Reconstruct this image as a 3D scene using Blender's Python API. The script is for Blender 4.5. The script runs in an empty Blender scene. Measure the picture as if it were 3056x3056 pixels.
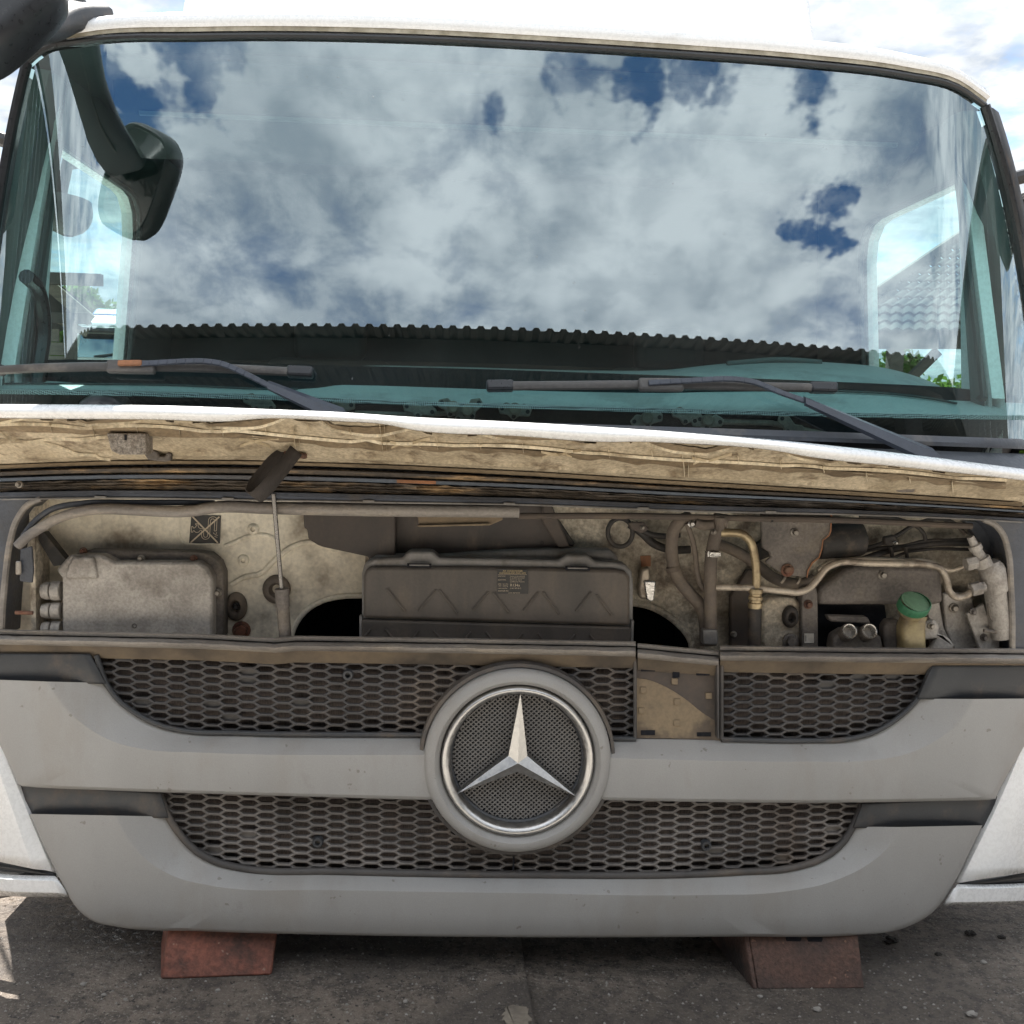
import bpy, bmesh, math, random
from mathutils import Vector, Matrix
random.seed(7)
R_ = math.radians
scene = bpy.context.scene
COL = scene.collection

# ------------------------------------------------------------------ camera
CAM = Vector((-0.135, -2.3, 1.33)); FPX = 3060.0
def _basis(yaw=2.9, pitch=-5.2, roll=1.6):
    y, p, r = R_(yaw), R_(pitch), R_(roll)
    f = Vector((math.sin(y)*math.cos(p), math.cos(y)*math.cos(p), math.sin(p)))
    rt = Vector((math.cos(y), -math.sin(y), 0)); up = rt.cross(f)
    return f, rt*math.cos(r)+up*math.sin(r), up*math.cos(r)-rt*math.sin(r)
FW, RT, UP = _basis()
cd = bpy.data.cameras.new('camera'); cam = bpy.data.objects.new('camera', cd); COL.objects.link(cam)
cd.sensor_width = 36; cd.lens = 36*FPX/3056; cd.clip_start = 0.05; cd.clip_end = 2000
cam.matrix_world = Matrix(((RT.x, UP.x, -FW.x, CAM.x), (RT.y, UP.y, -FW.y, CAM.y), (RT.z, UP.z, -FW.z, CAM.z), (0, 0, 0, 1)))
scene.camera = cam

# measuring helpers: a picture measurement -> a point of the place at a known depth
def ray(px, py): return FW + RT*((px-1528)/FPX) + UP*((1528-py)/FPX)
def P(px, py, Y):
    d = ray(px, py); return CAM + d*((Y-CAM.y)/d.y)
def PX(px, py, X):
    d = ray(px, py); return CAM + d*((X-CAM.x)/d.x)
def PG(px, py, z=0.0):
    d = ray(px, py); return CAM + d*((z-CAM.z)/d.z)
def F(x, z=0): return 0.05*x*x + 1.1*max(0, abs(x)-1.10)**2          # plan curve of the lower cab front
def W(x, z): return 0.13+(z-1.33)*0.20+0.03*x*x+1.7*max(0, abs(x)-1.04)**2   # windscreen surface
def PS(px, py, S=F, off=0.0):
    d = ray(px, py)
    def g(t):
        q = CAM+d*t; return q.y-S(q.x, q.z)-off
    t0 = 1.6; g0 = g(t0); best = (abs(g0), t0)
    t = t0
    while t < 4.5:
        t1 = t+0.04; g1 = g(t1)
        if abs(g1) < best[0]: best = (abs(g1), t1)
        if g0 <= 0 < g1:
            a, b = t, t1
            for _ in range(30):
                m = (a+b)/2
                if g(m) <= 0: a = m
                else: b = m
            return CAM+d*a
        t, g0 = t1, g1
    return CAM+d*best[1]
def Wn(p):
    e = 1e-3
    return Vector(((W(p.x+e, p.z)-W(p.x-e, p.z))/2/e, -1, (W(p.x, p.z+e)-W(p.x, p.z-e))/2/e)).normalized()
def mirror_dir(px, py):
    p = PS(px, py, W); d = ray(px, py).normalized(); n = Wn(p)
    return (d-2*d.dot(n)*n).normalized()

# ------------------------------------------------------------------ sky, sun, exposure
SUN_EL, SUN_AZ = 56.0, -26.0           # azimuth measured from +Y towards +X
sd = Vector((math.sin(R_(SUN_AZ))*math.cos(R_(SUN_EL)), math.cos(R_(SUN_AZ))*math.cos(R_(SUN_EL)), math.sin(R_(SUN_EL))))
sl = bpy.data.lights.new('sun', 'SUN'); sun = bpy.data.objects.new('sun', sl); COL.objects.link(sun)
sl.energy = 4.6; sl.angle = R_(0.6); sl.color = (1.0, 0.955, 0.89)
sun.rotation_euler = sd.to_track_quat('Z', 'Y').to_euler(); sun.location = (-6, 4, 12)
world = bpy.data.worlds.new('World'); scene.world = world; world.use_nodes = True
wn = world.node_tree; wn.nodes.clear()
def N(t, **k):
    n = wn.nodes.new(t)
    for a, b in k.items(): setattr(n, a, b)
    return n
def wl(a, b): wn.links.new(a, b)
def wmath(op, a, b=None, clamp=False):
    n = N('ShaderNodeMath', operation=op); n.use_clamp = clamp
    for i, v in enumerate((a, b)):
        if v is None: continue
        if isinstance(v, (int, float)): n.inputs[i].default_value = v
        else: wl(v, n.inputs[i])
    return n.outputs[0]
sky = N('ShaderNodeTexSky', sky_type='NISHITA'); sky.sun_disc = False
sky.sun_elevation = R_(SUN_EL); sky.sun_rotation = R_(SUN_AZ); sky.air_density = 1.0; sky.dust_density = 0.6; sky.ozone_density = 4.0
geo = N('ShaderNodeTexCoord')
sep = N('ShaderNodeSeparateXYZ'); wl(geo.outputs['Generated'], sep.inputs[0])
zc = wmath('ADD', wmath('MAXIMUM', sep.outputs[2], 0.0), 0.12)
cmb = N('ShaderNodeCombineXYZ'); wl(wmath('DIVIDE', sep.outputs[0], zc), cmb.inputs[0]); wl(wmath('DIVIDE', sep.outputs[1], zc), cmb.inputs[1])
def noise(scale, det, rough=0.55, off=(0, 0, 0), vec=None, dist=0.0):
    m = N('ShaderNodeMapping'); m.inputs['Location'].default_value = off; wl(vec or cmb.outputs[0], m.inputs[0])
    n = N('ShaderNodeTexNoise', noise_dimensions='2D'); n.inputs['Scale'].default_value = scale; n.inputs['Detail'].default_value = det
    n.inputs['Roughness'].default_value = rough; n.inputs['Distortion'].default_value = dist
    wl(m.outputs[0], n.inputs['Vector']); return n.outputs['Fac']
def ramp(v, lo, hi, a=0.0, b=1.0):
    n = N('ShaderNodeMapRange', interpolation_type='SMOOTHSTEP'); wl(v, n.inputs[0])
    for i, q in zip((1, 2, 3, 4), (lo, hi, a, b)): n.inputs[i].default_value = q
    return n.outputs[0]
big = noise(1.5, 2, 0.5, (3.1, 1.7, 0.4))
fine = noise(7.5, 6, 0.60, (8.2, 4.1, 2.0), dist=0.15)
cover = wmath('ADD', wmath('MULTIPLY', big, 0.5), wmath('MULTIPLY', fine, 0.5))
# breaks in the cloud deck: where the photograph's windscreen mirrors blue sky
GAPS = [((285, 180), 3.4, .30), ((340, 330), 2.8, .30), ((580, 185), 2.2, .28), ((700, 150), 1.6, .24), ((520, 250), 1.6, .22), ((1745, 195), 1.7, .25),
        ((1895, 245), 1.5, .30), ((2090, 210), 1.6, .27), ((2150, 275), 1.0, .24), ((2400, 250), 1.6, .28), ((1490, 330), 0.8, .17), ((2450, 655), 1.7, .30), ((2385, 700), 0.9, .25)]
gsum = None
wisp = wmath('SUBTRACT', noise(11.0, 3, 0.62, (4.4, 6.1, 1.0)), 0.5)
for (px, py), rad, amt in GAPS:
    a = mirror_dir(px, py)
    dn = N('ShaderNodeVectorMath', operation='DOT_PRODUCT'); wl(geo.outputs['Generated'], dn.inputs[0]); dn.inputs[1].default_value = a
    g = ramp(wmath('ADD', dn.outputs['Value'], wmath('MULTIPLY', wisp, 0.026*(rad/4.0)**2)), math.cos(R_(rad*1.55)), math.cos(R_(rad*0.20)), 0.0, amt*0.88)
    gsum = g if gsum is None else wmath('MAXIMUM', gsum, g)
mask = ramp(wmath('SUBTRACT', cover, gsum), 0.15, 0.52)
shade = ramp(noise(2.6, 4, 0.56, (1.3, 9.1, 5.0)), 0.34, 0.62)
puff = ramp(fine, 0.36, 0.64)
cc = N('ShaderNodeMix', data_type='RGBA'); wl(wmath('ADD', wmath('MULTIPLY', shade, 0.66), wmath('MULTIPLY', puff, 0.34)), cc.inputs[0])
cc.inputs[6].default_value = (0.40, 0.455, 0.52, 1); cc.inputs[7].default_value = (0.94, 0.97, 1.0, 1)
hsv = N('ShaderNodeHueSaturation'); hsv.inputs['Saturation'].default_value = 1.15; wl(sky.outputs[0], hsv.inputs['Color'])
b1 = N('ShaderNodeBackground'); wl(hsv.outputs[0], b1.inputs[0]); b1.inputs[1].default_value = 0.075
b2 = N('ShaderNodeBackground'); wl(cc.outputs[2], b2.inputs[0]); wl(ramp(sep.outputs[1], -0.9, 0.9, 0.74, 0.34), b2.inputs[1])   # clouds facing the sun are brighter than those below it
mx = N('ShaderNodeMixShader'); wl(mask, mx.inputs[0]); wl(b1.outputs[0], mx.inputs[1]); wl(b2.outputs[0], mx.inputs[2])
world.cycles.sampling_method = 'MANUAL'; world.cycles.sample_map_resolution = 512
wo = N('ShaderNodeOutputWorld'); wl(mx.outputs[0], wo.inputs[0])
vs = scene.view_settings; vs.view_transform = 'Standard'; vs.look = 'None'; vs.exposure = 1.9; vs.gamma = 1.0
scene.cycles.max_bounces = 5; scene.cycles.diffuse_bounces = 3; scene.cycles.glossy_bounces = 3; scene.cycles.transparent_max_bounces = 8; scene.cycles.sample_clamp_indirect = 6

# ------------------------------------------------------------------ materials
MATS = {}
def M(name, c1, c2=None, rough=0.6, metal=0.0, nscale=6.0, dirt=None, damt=0.5, dscale=4.0, dlo=0.48, dhi=0.66, bump=0.15, bscale=90.0,
      stretch=(1, 1, 1), speck=0.12, spec=0.5, coat=0.0, chips=None):
    m = bpy.data.materials.new(name); MATS[name] = m; m.use_nodes = True
    nt = m.node_tree; nt.nodes.clear(); L = nt.links.new
    def nd(t, **k):
        n = nt.nodes.new(t)
        for a, b in k.items(): setattr(n, a, b)
        return n
    out = nd('ShaderNodeOutputMaterial'); bs = nd('ShaderNodeBsdfPrincipled'); L(bs.outputs[0], out.inputs[0])
    tc = nd('ShaderNodeTexCoord'); mp = nd('ShaderNodeMapping'); mp.inputs['Scale'].default_value = stretch; L(tc.outputs['Object'], mp.inputs[0])
    def nz(s, d, r=0.6, vec=mp.outputs[0]):
        n = nd('ShaderNodeTexNoise'); n.inputs['Scale'].default_value = s; n.inputs['Detail'].default_value = d; n.inputs['Roughness'].default_value = r
        L(vec, n.inputs['Vector']); return n.outputs['Fac']
    def rp(v, lo, hi, a=0.0, b=1.0):
        n = nd('ShaderNodeMapRange', interpolation_type='SMOOTHSTEP'); L(v, n.inputs[0])
        for i, q in zip((1, 2, 3, 4), (lo, hi, a, b)): n.inputs[i].default_value = q
        return n.outputs[0]
    def mixc(fac, a, b):
        n = nd('ShaderNodeMix', data_type='RGBA'); L(fac, n.inputs[0])
        for i, v in ((6, a), (7, b)):
            if isinstance(v, tuple): n.inputs[i].default_value = (*v, 1)
            else: L(v, n.inputs[i])
        return n.outputs[2]
    c2 = c2 or tuple(x*0.75 for x in c1)
    col = mixc(rp(nz(nscale, 4), 0.35, 0.65), c1, c2)
    df = None
    if dirt:
        df = rp(nz(dscale, 5, 0.68), dlo, dhi, 0.0, damt); col = mixc(df, col, dirt)
    if chips:
        col = mixc(rp(nz(38, 2, 0.6, tc.outputs['Object']), 0.70, 0.74, 0, 0.8), col, chips); col = mixc(rp(nz(9, 5, 0.75, tc.outputs['Object']), 0.60, 0.72, 0, 0.22), col, chips)
    g = nz(bscale, 2, 0.7, tc.outputs['Object'])
    hs = nd('ShaderNodeHueSaturation'); L(col, hs.inputs['Color']); L(rp(g, 0.25, 0.75, 1-speck, 1+speck), hs.inputs['Value'])
    L(hs.outputs[0], bs.inputs['Base Color'])
    L(rp(g, 0.3, 0.7, max(0.02, rough-0.08), min(1, rough+0.08)), bs.inputs['Roughness'])
    bs.inputs['Metallic'].default_value = metal; bs.inputs['Specular IOR Level'].default_value = spec; bs.inputs['Coat Weight'].default_value = coat
    if bump:
        b = nd('ShaderNodeBump'); b.inputs['Strength'].default_value = bump; b.inputs['Distance'].default_value = 0.004
        L(g, b.inputs['Height']); L(b.outputs[0], bs.inputs['Normal'])
    return m
M('white_paint', (0.82, 0.82, 0.82), (0.79, 0.79, 0.785), rough=0.28, dirt=(0.36, 0.32, 0.26), damt=0.30, dscale=9, dlo=0.60, dhi=0.76, bump=0.02, speck=0.03, coat=0.3)
M('roof_grime', (0.42, 0.38, 0.30), (0.26, 0.23, 0.17), rough=0.8, nscale=20)
M('grey_plastic', (0.345, 0.339, 0.332), (0.312, 0.306, 0.298), rough=0.46, nscale=1.6, dirt=(0.27, 0.245, 0.215), damt=0.38, dscale=2.6, stretch=(2.0, 1, .8), bump=0.10, bscale=420, speck=0.06, chips=(0.20, 0.185, 0.165))
M('dark_panel', (0.050, 0.052, 0.056), (0.036, 0.038, 0.042), rough=0.5, nscale=4, dirt=(0.12, 0.092, 0.07), damt=0.75, dscale=6, dlo=0.5, dhi=0.72, bump=0.1, bscale=200)
M('emblem_net', (0.15, 0.142, 0.136), (0.11, 0.104, 0.10), rough=0.55, nscale=6)
M('grille_plastic', (0.085, 0.078, 0.074), (0.055, 0.051, 0.050), rough=0.6, nscale=4, dirt=(0.16, 0.125, 0.095), damt=0.6, dscale=3.2, bump=0.1, bscale=200)
M('grille_sunworn', (0.19, 0.172, 0.158), (0.075, 0.068, 0.063), rough=0.55, nscale=3.5, dirt=(0.16, 0.12, 0.09), damt=0.5, dscale=5)
M('rubber_seal', (0.27, 0.245, 0.22), (0.17, 0.152, 0.138), rough=0.5, nscale=9, dirt=(0.36, 0.31, 0.25), damt=0.65, dscale=14, dlo=0.5, dhi=0.68, stretch=(0.35, 1, 1.6), bump=0.35, bscale=120)
M('seal_skirt', (0.19, 0.145, 0.098), (0.11, 0.088, 0.066), rough=0.8, nscale=3, dirt=(0.05, 0.042, 0.036), damt=0.7, dscale=3, bump=0.2)
M('flap_under', (0.52, 0.435, 0.31), (0.40, 0.325, 0.22), rough=0.85, nscale=5, dirt=(0.135, 0.09, 0.05), damt=0.8, dscale=14, dlo=0.50, dhi=0.70, bump=0.5, bscale=110, speck=0.25)
M('flap_rib', (0.74, 0.65, 0.49), (0.60, 0.51, 0.36), rough=0.85, nscale=9, dirt=(0.24, 0.18, 0.11), damt=0.8, dscale=6, bump=0.4, speck=0.25)
M('flap_shade', (0.20, 0.145, 0.085), (0.27, 0.205, 0.13), rough=0.9, nscale=7, dirt=(0.11, 0.08, 0.05), damt=0.7, dscale=8, bump=0.5, bscale=90, speck=0.25)  # dark brown that paints in the shade beside the flap ribs
M('flap_web', (0.56, 0.46, 0.31), (0.42, 0.335, 0.21), rough=0.85, nscale=9, dirt=(0.17, 0.12, 0.07), damt=0.8, dscale=9)
M('speckled_steel', (0.34, 0.31, 0.28), (0.22, 0.19, 0.16), rough=0.7, metal=0.3, nscale=60, bump=0.7, bscale=260, speck=0.5)
M('frame_black', (0.075, 0.084, 0.105), (0.046, 0.050, 0.060), rough=0.42, nscale=5, dirt=(0.115, 0.095, 0.07), damt=0.7, dscale=8, dlo=0.52, dhi=0.72, bump=0.25, bscale=110)
M('frame_dirty', (0.085, 0.068, 0.052), (0.05, 0.043, 0.038), rough=0.75, nscale=6, dirt=(0.52, 0.34, 0.17), damt=0.95, dscale=7, dlo=0.48, dhi=0.66, stretch=(0.30, 1, 2.2), bump=0.9, bscale=70, speck=0.3)
M('frame_blue', (0.11, 0.14, 0.185), (0.08, 0.095, 0.12), rough=0.38, nscale=3, dirt=(0.08, 0.06, 0.045), damt=0.6, dscale=4, stretch=(0.4, 1, 1), bump=0.05)
M('bare_rust', (0.33, 0.15, 0.075), (0.25, 0.12, 0.065), rough=0.85, nscale=14)
M('rust', (0.155, 0.062, 0.038), (0.085, 0.040, 0.03), rough=0.85, nscale=30, dirt=(0.23, 0.15, 0.10), damt=0.5, dscale=22, bump=0.5)
M('bulkhead', (0.77, 0.70, 0.57), (0.64, 0.565, 0.44), rough=0.6, nscale=3.2, dirt=(0.14, 0.10, 0.065), damt=0.85, dscale=4.5, dlo=0.48, dhi=0.70, bump=0.25, bscale=80, speck=0.12)
M('bulkhead_grimy', (0.62, 0.545, 0.43), (0.39, 0.33, 0.255), rough=0.8, nscale=6, dirt=(0.085, 0.058, 0.04), damt=0.85, dscale=8, dlo=0.46, dhi=0.66, bump=0.5, bscale=90, speck=0.3)
M('cast_alu', (0.47, 0.435, 0.395), (0.34, 0.312, 0.28), rough=0.62, metal=0.35, nscale=8, dirt=(0.12, 0.098, 0.08), damt=0.6, dscale=5, bump=0.45, bscale=150, speck=0.2)
M('cast_dark', (0.20, 0.175, 0.155), (0.12, 0.106, 0.095), rough=0.7, metal=0.2, nscale=8, dirt=(0.22, 0.18, 0.13), damt=0.4, dscale=9, bump=0.5, bscale=120, speck=0.25)
M('heater_plastic', (0.100, 0.085, 0.073), (0.064, 0.057, 0.051), rough=0.6, nscale=4, dirt=(0.15, 0.118, 0.088), damt=0.5, dscale=5, stretch=(1.6, 1, 0.5), bump=0.15, bscale=120)
M('heater_lip', (0.23, 0.22, 0.21), (0.155, 0.147, 0.14), rough=0.5, nscale=5, dirt=(0.11, 0.09, 0.07), damt=0.7, dscale=8)
M('plenum', (0.068, 0.054, 0.046), (0.045, 0.038, 0.035), rough=0.6, nscale=4, dirt=(0.15, 0.115, 0.08), damt=0.5, dscale=6, stretch=(1.5, 1, 0.6), dlo=0.52, dhi=0.72)
M('hose', (0.165, 0.132, 0.105), (0.10, 0.082, 0.068), rough=0.75, nscale=10, dirt=(0.19, 0.15, 0.11), damt=0.65, dscale=12, bump=0.4, bscale=140)
M('cable', (0.035, 0.030, 0.027), (0.024, 0.022, 0.02), rough=0.7, nscale=14, dirt=(0.12, 0.09, 0.065), damt=0.5, dscale=18)
M('pipe_alu', (0.55, 0.475, 0.385), (0.40, 0.34, 0.27), rough=0.5, metal=0.5, nscale=12, dirt=(0.12, 0.092, 0.07), damt=0.7, dscale=14, bump=0.2)
M('pipe_brass', (0.52, 0.42, 0.26), (0.36, 0.28, 0.17), rough=0.42, metal=0.6, nscale=14, dirt=(0.14, 0.10, 0.07), damt=0.7, dscale=16)
M('bright_metal', (0.62, 0.60, 0.57), (0.48, 0.46, 0.43), rough=0.28, metal=0.9, nscale=20)
M('bolt_steel', (0.36, 0.33, 0.29), (0.24, 0.21, 0.18), rough=0.5, metal=0.6, nscale=30, bump=0.2)
M('chrome', (0.60, 0.59, 0.575), (0.52, 0.51, 0.495), rough=0.36, metal=1.0, nscale=9, dirt=(0.42, 0.38, 0.32), damt=0.1, dscale=14, dlo=0.52, dhi=0.72, bump=0.05)
M('mirror', (0.30, 0.31, 0.31), (0.27, 0.28, 0.28), rough=0.12, metal=1.0, bump=0.0, speck=0.0)
M('black_plastic', (0.020, 0.021, 0.024), (0.014, 0.015, 0.017), rough=0.35, nscale=6, bump=0.05)
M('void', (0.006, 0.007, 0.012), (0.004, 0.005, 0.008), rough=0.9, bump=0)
M('wiper', (0.085, 0.078, 0.072), (0.060, 0.056, 0.053), rough=0.5, nscale=14, dirt=(0.17, 0.15, 0.13), damt=0.5, dscale=30, stretch=(0.3, 1, 1), bump=0.1)
M('wiper_arm', (0.055, 0.062, 0.080), (0.042, 0.048, 0.062), rough=0.38, nscale=10, bump=0.05)
M('cowl', (0.060, 0.066, 0.078), (0.045, 0.05, 0.06), rough=0.5, nscale=8, dirt=(0.16, 0.14, 0.12), damt=0.5, dscale=9)
M('dash', (0.40, 0.45, 0.45), (0.35, 0.395, 0.395), rough=0.65, nscale=3, dirt=(0.21, 0.22, 0.215), damt=0.5, dscale=5, bump=0.15, bscale=300)
M('trim_dark', (0.055, 0.062, 0.064), (0.045, 0.05, 0.052), rough=0.7, nscale=3)
M('trim_mid', (0.125, 0.14, 0.14), (0.10, 0.115, 0.115), rough=0.7, nscale=3, bump=0.1, bscale=300)
M('headliner', (0.045, 0.048, 0.048), (0.04, 0.042, 0.042), rough=0.9, nscale=4)
M('green_cap', (0.035, 0.155, 0.075), (0.05, 0.18, 0.09), rough=0.5, nscale=9, dirt=(0.11, 0.17, 0.10), damt=0.6, dscale=7, bump=0.05)
M('cap_top', (0.15, 0.27, 0.16), (0.12, 0.23, 0.14), rough=0.6, nscale=9, bump=0.05)
M('reservoir', (0.33, 0.265, 0.14), (0.22, 0.17, 0.095), rough=0.4, nscale=14, dirt=(0.16, 0.12, 0.08), damt=0.7, dscale=14)
M('sticker_black', (0.025, 0.024, 0.024), (0.035, 0.032, 0.03), rough=0.5, nscale=20)
M('sticker_ink', (0.55, 0.46, 0.34), (0.48, 0.40, 0.29), rough=0.6)
M('sticker_gold', (0.50, 0.37, 0.17), (0.55, 0.42, 0.22), rough=0.6)
M('sticker_white', (0.62, 0.58, 0.52), (0.52, 0.47, 0.4), rough=0.6, nscale=30)
M('bracket_dust', (0.255, 0.195, 0.125), (0.20, 0.15, 0.10), rough=0.85, nscale=3, dirt=(0.075, 0.06, 0.052), damt=0.75, dscale=4.5, dlo=0.5, dhi=0.64, bump=0.2)
M('bracket_dark', (0.105, 0.082, 0.066), (0.072, 0.06, 0.053), rough=0.8, nscale=4, dirt=(0.17, 0.13, 0.09), damt=0.5, dscale=6)
M('strap', (0.062, 0.052, 0.046), (0.045, 0.039, 0.036), rough=0.9, nscale=12, bump=0.5, bscale=500)
M('red_steel', (0.27, 0.095, 0.062), (0.19, 0.078, 0.055), rough=0.75, nscale=7, dirt=(0.055, 0.038, 0.032), damt=0.85, dscale=6, dlo=0.46, dhi=0.68, bump=0.8, bscale=90, speck=0.3, chips=(0.32, 0.20, 0.15))
M('rusty_beam', (0.115, 0.066, 0.050), (0.07, 0.050, 0.043), rough=0.82, nscale=6, dirt=(0.038, 0.031, 0.029), damt=0.85, dscale=5, dlo=0.44, dhi=0.66, bump=0.9, bscale=90, speck=0.3, chips=(0.27, 0.15, 0.10))
M('pebble', (0.34, 0.32, 0.29), (0.22, 0.20, 0.18), rough=0.9, nscale=20)
M('clod', (0.055, 0.048, 0.042), (0.035, 0.031, 0.028), rough=0.95, nscale=30, bump=0.8)
M('wood_grey', (0.21, 0.165, 0.13), (0.13, 0.105, 0.085), rough=0.9, nscale=5, stretch=(0.5, 0.5, 4), bump=0.4, bscale=40)
M('strut_rod', (0.20, 0.19, 0.18), (0.15, 0.14, 0.13), rough=0.3, metal=0.7, bump=0)
M('wood_dark', (0.075, 0.06, 0.05), (0.05, 0.04, 0.035), rough=0.9, nscale=5)
M('roof_sheet', (0.055, 0.052, 0.05), (0.038, 0.036, 0.035), rough=0.95, spec=0.1, nscale=2)
M('shed_steel', (0.060, 0.058, 0.056), (0.045, 0.042, 0.04), rough=0.7, nscale=3)
M('bark', (0.11, 0.085, 0.06), (0.07, 0.055, 0.04), rough=0.9, nscale=8, bump=0.5, bscale=30)
M('truck_white', (0.70, 0.72, 0.70), (0.66, 0.68, 0.66), rough=0.35, bump=0.0)
M('truck_blue', (0.02, 0.10, 0.40), (0.018, 0.09, 0.34), rough=0.6, bump=0.0)
M('tyre', (0.02, 0.02, 0.02), (0.03, 0.03, 0.03), rough=0.85)
M('lamp_glass', (0.5, 0.5, 0.48), (0.45, 0.45, 0.43), rough=0.15, metal=0.4)
def simple(name, build):
    m = bpy.data.materials.new(name); MATS[name] = m; m.use_nodes = True; nt = m.node_tree; nt.nodes.clear()
    build(nt, nt.links.new); return m
def glass(name, tint, refl, rough=0.0, dust=0.0):
    def b(nt, L):
        o = nt.nodes.new('ShaderNodeOutputMaterial'); t = nt.nodes.new('ShaderNodeBsdfTransparent'); t.inputs[0].default_value = (*tint, 1)
        g = nt.nodes.new('ShaderNodeBsdfGlossy'); g.inputs['Roughness'].default_value = rough; g.inputs[0].default_value = (0.86, 0.97, 1.0, 1)
        lw = nt.nodes.new('ShaderNodeLayerWeight'); lw.inputs[0].default_value = 0.5
        pw = nt.nodes.new('ShaderNodeMath'); pw.operation = 'POWER'; L(lw.outputs['Facing'], pw.inputs[0]); pw.inputs[1].default_value = 5.0
        a = nt.nodes.new('ShaderNodeMath'); a.operation = 'MULTIPLY_ADD'; a.use_clamp = True; L(pw.outputs[0], a.inputs[0]); a.inputs[1].default_value = 1-refl; a.inputs[2].default_value = refl
        m = nt.nodes.new('ShaderNodeMixShader'); L(a.outputs[0], m.inputs[0]); L(t.outputs[0], m.inputs[1]); L(g.outputs[0], m.inputs[2])
        last = m.outputs[0]
        if dust:      # dried wiper film and specks on the glass
            tc = nt.nodes.new('ShaderNodeTexCoord'); mp = nt.nodes.new('ShaderNodeMapping'); mp.inputs['Scale'].default_value = (1, 1, 1); L(tc.outputs['Object'], mp.inputs[0])
            n1 = nt.nodes.new('ShaderNodeTexNoise'); n1.inputs['Scale'].default_value = 1.6; n1.inputs['Detail'].default_value = 6; L(mp.outputs[0], n1.inputs['Vector'])
            n2 = nt.nodes.new('ShaderNodeTexNoise'); n2.inputs['Scale'].default_value = 75; n2.inputs['Detail'].default_value = 3; L(mp.outputs[0], n2.inputs['Vector'])
            r1 = nt.nodes.new('ShaderNodeMapRange'); L(n1.outputs['Fac'], r1.inputs[0]); r1.inputs[1].default_value = 0.45; r1.inputs[2].default_value = 0.75; r1.inputs[4].default_value = dust
            r2 = nt.nodes.new('ShaderNodeMapRange'); L(n2.outputs['Fac'], r2.inputs[0]); r2.inputs[1].default_value = 0.74; r2.inputs[2].default_value = 0.78; r2.inputs[4].default_value = 0.35
            ad = nt.nodes.new('ShaderNodeMath'); ad.operation = 'ADD'; L(r1.outputs[0], ad.inputs[0]); L(r2.outputs[0], ad.inputs[1])
            df = nt.nodes.new('ShaderNodeBsdfDiffuse'); df.inputs[0].default_value = (0.5, 0.5, 0.48, 1)
            m2 = nt.nodes.new('ShaderNodeMixShader'); L(ad.outputs[0], m2.inputs[0]); L(last, m2.inputs[1]); L(df.outputs[0], m2.inputs[2]); last = m2.outputs[0]
        L(last, o.inputs[0])
    return simple(name, b)
glass('windscreen_glass', (0.68, 0.94, 0.925), 0.225, dust=0.035)
glass('side_glass', (0.86, 0.97, 0.95), 0.05)
glass('far_glass', (0.2, 0.42, 0.48), 0.25)
def frit(nt, L):
    o = nt.nodes.new('ShaderNodeOutputMaterial'); tc = nt.nodes.new('ShaderNodeTexCoord'); mp = nt.nodes.new('ShaderNodeMapping')
    mp.inputs['Rotation'].default_value = (0, R_(45), 0); L(tc.outputs['Object'], mp.inputs[0])
    ck = nt.nodes.new('ShaderNodeTexChecker'); ck.inputs['Scale'].default_value = 330; L(mp.outputs[0], ck.inputs[0])
    t = nt.nodes.new('ShaderNodeBsdfTransparent'); d = nt.nodes.new('ShaderNodeBsdfDiffuse'); d.inputs[0].default_value = (0.16, 0.28, 0.28, 1)
    m = nt.nodes.new('ShaderNodeMixShader'); L(ck.outputs['Fac'], m.inputs[0]); L(t.outputs[0], m.inputs[1]); L(d.outputs[0], m.inputs[2]); L(m.outputs[0], o.inputs[0])
simple('frit_dots', frit)
def leafmat(name, c, c2):
    def b(nt, L):
        o = nt.nodes.new('ShaderNodeOutputMaterial'); tc = nt.nodes.new('ShaderNodeTexCoord'); n = nt.nodes.new('ShaderNodeTexNoise')
        n.inputs['Scale'].default_value = 1.3; n.inputs['Detail'].default_value = 5; L(tc.outputs['Object'], n.inputs['Vector'])
        mx = nt.nodes.new('ShaderNodeMix'); mx.data_type = 'RGBA'; L(n.outputs['Fac'], mx.inputs[0]); mx.inputs[6].default_value = (*c, 1); mx.inputs[7].default_value = (*c2, 1)
        d = nt.nodes.new('ShaderNodeBsdfDiffuse'); t = nt.nodes.new('ShaderNodeBsdfTranslucent'); L(mx.outputs[2], d.inputs[0]); L(mx.outputs[2], t.inputs[0])
        m = nt.nodes.new('ShaderNodeMixShader'); m.inputs[0].default_value = 0.4; L(d.outputs[0], m.inputs[1]); L(t.outputs[0], m.inputs[2]); L(m.outputs[0], o.inputs[0])
    simple(name, b)
leafmat('leaf', (0.06, 0.12, 0.02), (0.12, 0.19, 0.035))
leafmat('leaf_dark', (0.045, 0.085, 0.02), (0.075, 0.12, 0.03))
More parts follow.
